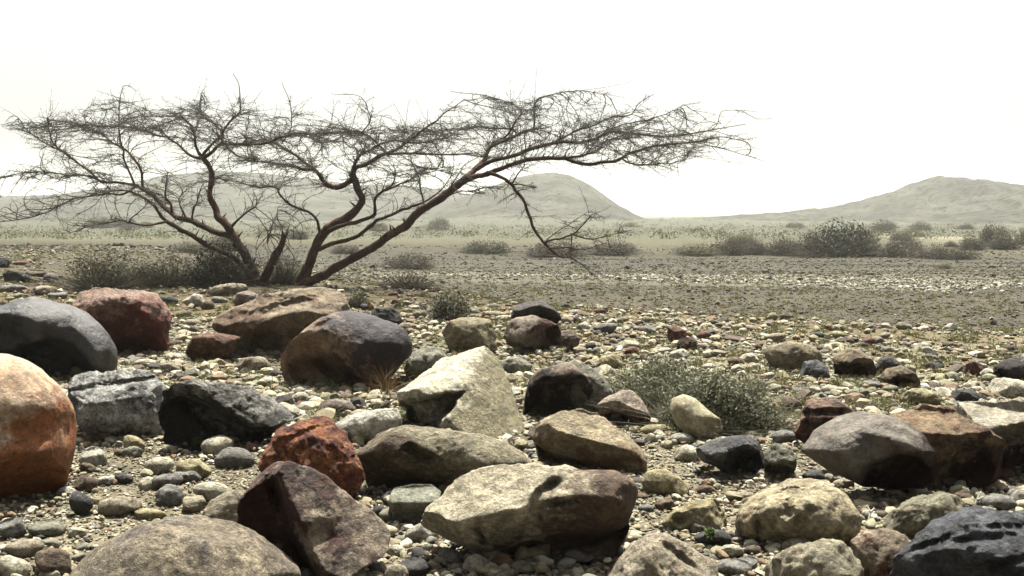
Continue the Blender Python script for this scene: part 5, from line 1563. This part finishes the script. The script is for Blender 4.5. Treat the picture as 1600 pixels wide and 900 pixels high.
for (px, py, w, h, s, lb) in [(512, 616, 40, 22, 21, 'small fresh green sprout at the front foot of the dark domed boulder'), (1452, 770, 48, 22, 22, 'fresh green sprout in front of the blocky brown boulder'),
                              (690, 556, 46, 26, 23, 'pale green sprout beside the mustard block'), (305, 706, 26, 16, 24, 'tiny green sprout in the gravel under the black rough boulder'),
                              (1108, 856, 26, 18, 25, 'tiny green sprout right of the spotted buff boulder'), (288, 505, 50, 26, 26, 'green sprout between the dark red boulder and the big tan one'),
                              (378, 552, 36, 26, 27, 'yellow-green sprout beside the small red block'), (985, 664, 40, 20, 28, 'green sprout at the foot of the pinkish boulder'),
                              (650, 600, 40, 34, 29, 'bright green sprout between the dark domed boulder and white wedge')]:
    shrub('sprout', lb, 'sprout', px, py, w, h, L_GREEN, 60, 160, s, group='green sprouts between the stones', width=0.002, lsize=0.009, upright=0.7)

# pale dead twigs
PALE = island_mat('bleached_wood', [(0.0, (0.42, 0.39, 0.31)), (1.0, (0.50, 0.47, 0.38))], 0.9, 0)
for lb, paths in [('bleached forked twig lying right of the round buff boulder', [[(1352, 822), (1357, 812), (1360, 800), (1356, 792)], [(1360, 800), (1366, 794)], [(1356, 812), (1364, 824)]]),
                  ('thin dry stalk standing right of the fresh green sprout', [[(1520, 794), (1526, 782), (1533, 768)], [(1527, 781), (1536, 776)]])]:
    g = hit(paths[0][0][0], paths[0][0][1] + 1)
    V, Fq = [], []
    for pth in paths:
        W = np.array([at(x, y, g[1] + 0.02 * k) for k, (x, y) in enumerate(pth)])
        W = catmull(W, 4)
        tube(W - g, np.linspace(0.006, 0.003, len(W)), 5, 3, 0.2, V, Fq)
    o = put('twig', tubes_mesh('twig', V, Fq), PALE, loc=tuple(g))
    tag(o, lb, 'twig')


# ------------------------------------------------------------------ far bushes
def bush_meshes(kind, seed):
    rng = np.random.default_rng(seed)
    V, Fq = blades(420, 1, 1, 1, rng, width=0.012, upright=0.4, base_r=0.5)
    V2, F2 = leaves(2600, 1.0, 1.0, 0.92, rng, 0.045, 0.35, 26)
    return mesh_from('stem', V, Fq, False), mesh_from('leaves', V2, F2, False)


PROTO = {}
for kind, lm, sm_ in (('green', L_DARK, L_BROWN), ('brown', L_BROWN, L_BROWN), ('grey', L_PALE, L_BROWN), ('dark', L_BLACK, L_BROWN)):
    for k in range(3):
        s, l = bush_meshes(kind, 300 + 10 * k + len(kind))
        s.materials.append(sm_)
        l.materials.append(lm)
        PROTO[kind, k] = (s, l)


def far_bush(px, pyb, wpx, hpx, kind, label, k, name='thorn_bush', cat='bush', group='thorn bushes beyond the river bed'):
    g = hit(px, pyb)
    sx, sz = wpx / 2 * g[1] / F, hpx * g[1] / F
    o = empty(name, tuple(g))
    tag(o, label, cat, group)
    for nm, me in zip(('stem', 'leaves'), PROTO[kind, k % 3]):
        c = bpy.data.objects.new(nm, me)
        COL.objects.link(c)
        c.parent = o
        c.scale = (sx, sx * 0.8, sz)
        c.rotation_euler = (0, 0, (px * 0.37) % 0.9 - 0.45)
    return o


far_bush(1306, 403, 140, 68, 'dark', 'largest dark thorn bush on the far bank', 0)
far_bush(1270, 400, 70, 46, 'brown', 'brown thorn bush touching the left of the largest dark one', 1)
far_bush(1225, 398, 70, 34, 'brown', 'low brown bush left of the dark thorn bush pair', 2)
far_bush(1178, 396, 60, 28, 'brown', 'low olive-brown bush at the left end of the far bank thicket', 1)
far_bush(1350, 400, 64, 52, 'brown', 'ragged brown bush touching the right of the largest dark one', 2)
far_bush(1405, 402, 80, 32, 'brown', 'low brown mounded bush right of the dark thorn bushes', 0)
far_bush(1462, 404, 86, 28, 'brown', 'lowest spreading brown bush at the right end of the thicket', 1)
far_bush(1552, 384, 50, 42, 'green', 'round dark green tree-like bush standing alone on pale sand', 0)
far_bush(1606, 383, 46, 38, 'green', 'dark green bush half cut off by the right edge', 1)
far_bush(1485, 386, 22, 12, 'green', 'tiny dark bush left of the round green one', 2)
far_bush(1475, 420, 26, 10, 'grey', 'small yellow-green plant alone on the river bed gravel', 0)
far_bush(868, 400, 116, 30, 'brown', 'low reddish brown bush behind the tip of the hanging bough', 0)
far_bush(955, 398, 100, 30, 'brown', 'low brown bush just right of the hanging bough', 1)
far_bush(1088, 398, 84, 24, 'grey', 'low pale bush midway between the hanging bough and the far bank thicket', 2)
far_bush(640, 420, 96, 30, 'brown', 'greyish brown bush seen just under the right leaning trunk', 2)
far_bush(760, 396, 90, 26, 'green', 'faint olive bush behind the middle of the right leaning trunk', 0)
frng = np.random.default_rng(77)
LB = {'green': 'small faded olive bush among many on the hazy plain', 'brown': 'small faded brown bush among many on the hazy plain', 'grey': 'small faded grey-green bush among many on the hazy plain'}
for k in range(30):
    px = frng.uniform(560, 1640) if k < 20 else frng.uniform(-30, 560)
    pyb = 345 + 10 + 52 * frng.random() ** 1.5
    g = hit(px, pyb)
    sc = min(1.0, 65.0 / g[1])
    w = frng.uniform(34, 80) * (0.35 + 0.65 * sc)
    kd_ = ['green', 'brown', 'grey', 'brown'][int(frng.integers(4))]
    far_bush(px, pyb, w, w * frng.uniform(0.3, 0.5), kd_, LB[kd_], k, group='small bushes on the hazy plain')

# scrub too far and thick to count
X, Y, r = scatter(3600, 80, 560, 15, half=0.62, pw=1.4)
nq = 26
Z = ground_z(X, Y)
n = len(X)
S = r.uniform(0.25, 0.85, n)
C = np.stack([X, Y, Z], 1)
Pq = np.repeat(C, nq, 0) + r.normal(0, 0.45, (n * nq, 3)) * np.repeat(S, nq)[:, None] * (1.3, 1.3, 0.6) + np.stack([np.zeros(n * nq), np.zeros(n * nq), np.repeat(S, nq) * 0.45], 1)
d = r.normal(size=(n * nq, 3))
d /= np.linalg.norm(d, axis=1)[:, None]
e = np.cross(d, r.normal(size=(n * nq, 3)))
e /= np.linalg.norm(e, axis=1)[:, None]
s = np.repeat(S, nq)[:, None] * r.uniform(0.07, 0.2, (n * nq, 1))
V = np.stack([Pq - d * s, Pq + e * s * 0.6, Pq + d * s, Pq - e * s * 0.6], 1).reshape(-1, 3)
o = put('scrub', mesh_from('scrub', V, (np.arange(n * nq) * 4)[:, None] + np.array([[0, 1, 2, 3]]), False), L_PALE)
tag(o, 'low scrub covering the hazy plain below the hills', kind='stuff')

# low dry plants on the bank and bed
X, Y, r = scatter(5200, 7.0, 46, 16, half=0.56, pw=1.4)
VV, FF, off = [], [], 0
Z = ground_z(X, Y)
for i in range(len(X)):
    if not (abs(X[i]) < 0.56 * Y[i]):
        continue
    sz = r.uniform(0.05, 0.16)
    v, f = blades(26, sz, sz, sz * 0.9, r, width=0.004 + 0.0002 * Y[i])
    VV.append(v + (X[i], Y[i], Z[i]))
    FF.append(f + off)
    off += len(v)
o = put('dry_grass', mesh_from('dry_grass', np.concatenate(VV), np.concatenate(FF), False), leaf_mat('dry_grass_blades', [(0.0, (0.26, 0.16, 0.05)), (0.35, (0.26, 0.22, 0.09)), (0.6, (0.16, 0.19, 0.06)), (1.0, (0.20, 0.24, 0.10))]))
tag(o, 'sparse dry grass and weeds between the stones', kind='stuff')

# ------------------------------------------------------------------ dusty air
bm = bmesh.new()
bmesh.ops.create_cube(bm, size=1.0)
bmesh.ops.scale(bm, vec=(4900, 4900, 96), verts=bm.verts)
bmesh.ops.translate(bm, vec=(0, 0, 48 - 4), verts=bm.verts)
me = bpy.data.meshes.new('haze')
bm.to_mesh(me)
bm.free()
hm = bpy.data.materials.new('dusty_air')
hm.use_nodes = True
hnt = hm.node_tree
hnt.nodes.clear()
ho = hnt.nodes.new('ShaderNodeOutputMaterial')
hv = hnt.nodes.new('ShaderNodeVolumePrincipled')
hv.inputs['Color'].default_value = (0.97, 0.985, 0.93, 1)
hv.inputs['Density'].default_value = HAZE_DENSITY
hv.inputs['Anisotropy'].default_value = 0.65
hnt.links.new(hv.outputs[0], ho.inputs['Volume'])
haze = put('haze', me, hm)
tag(haze, 'pale dust haze hanging over the whole valley', kind='stuff')
print('NODES', len(G), 'stones', n_extra + len(STONES))
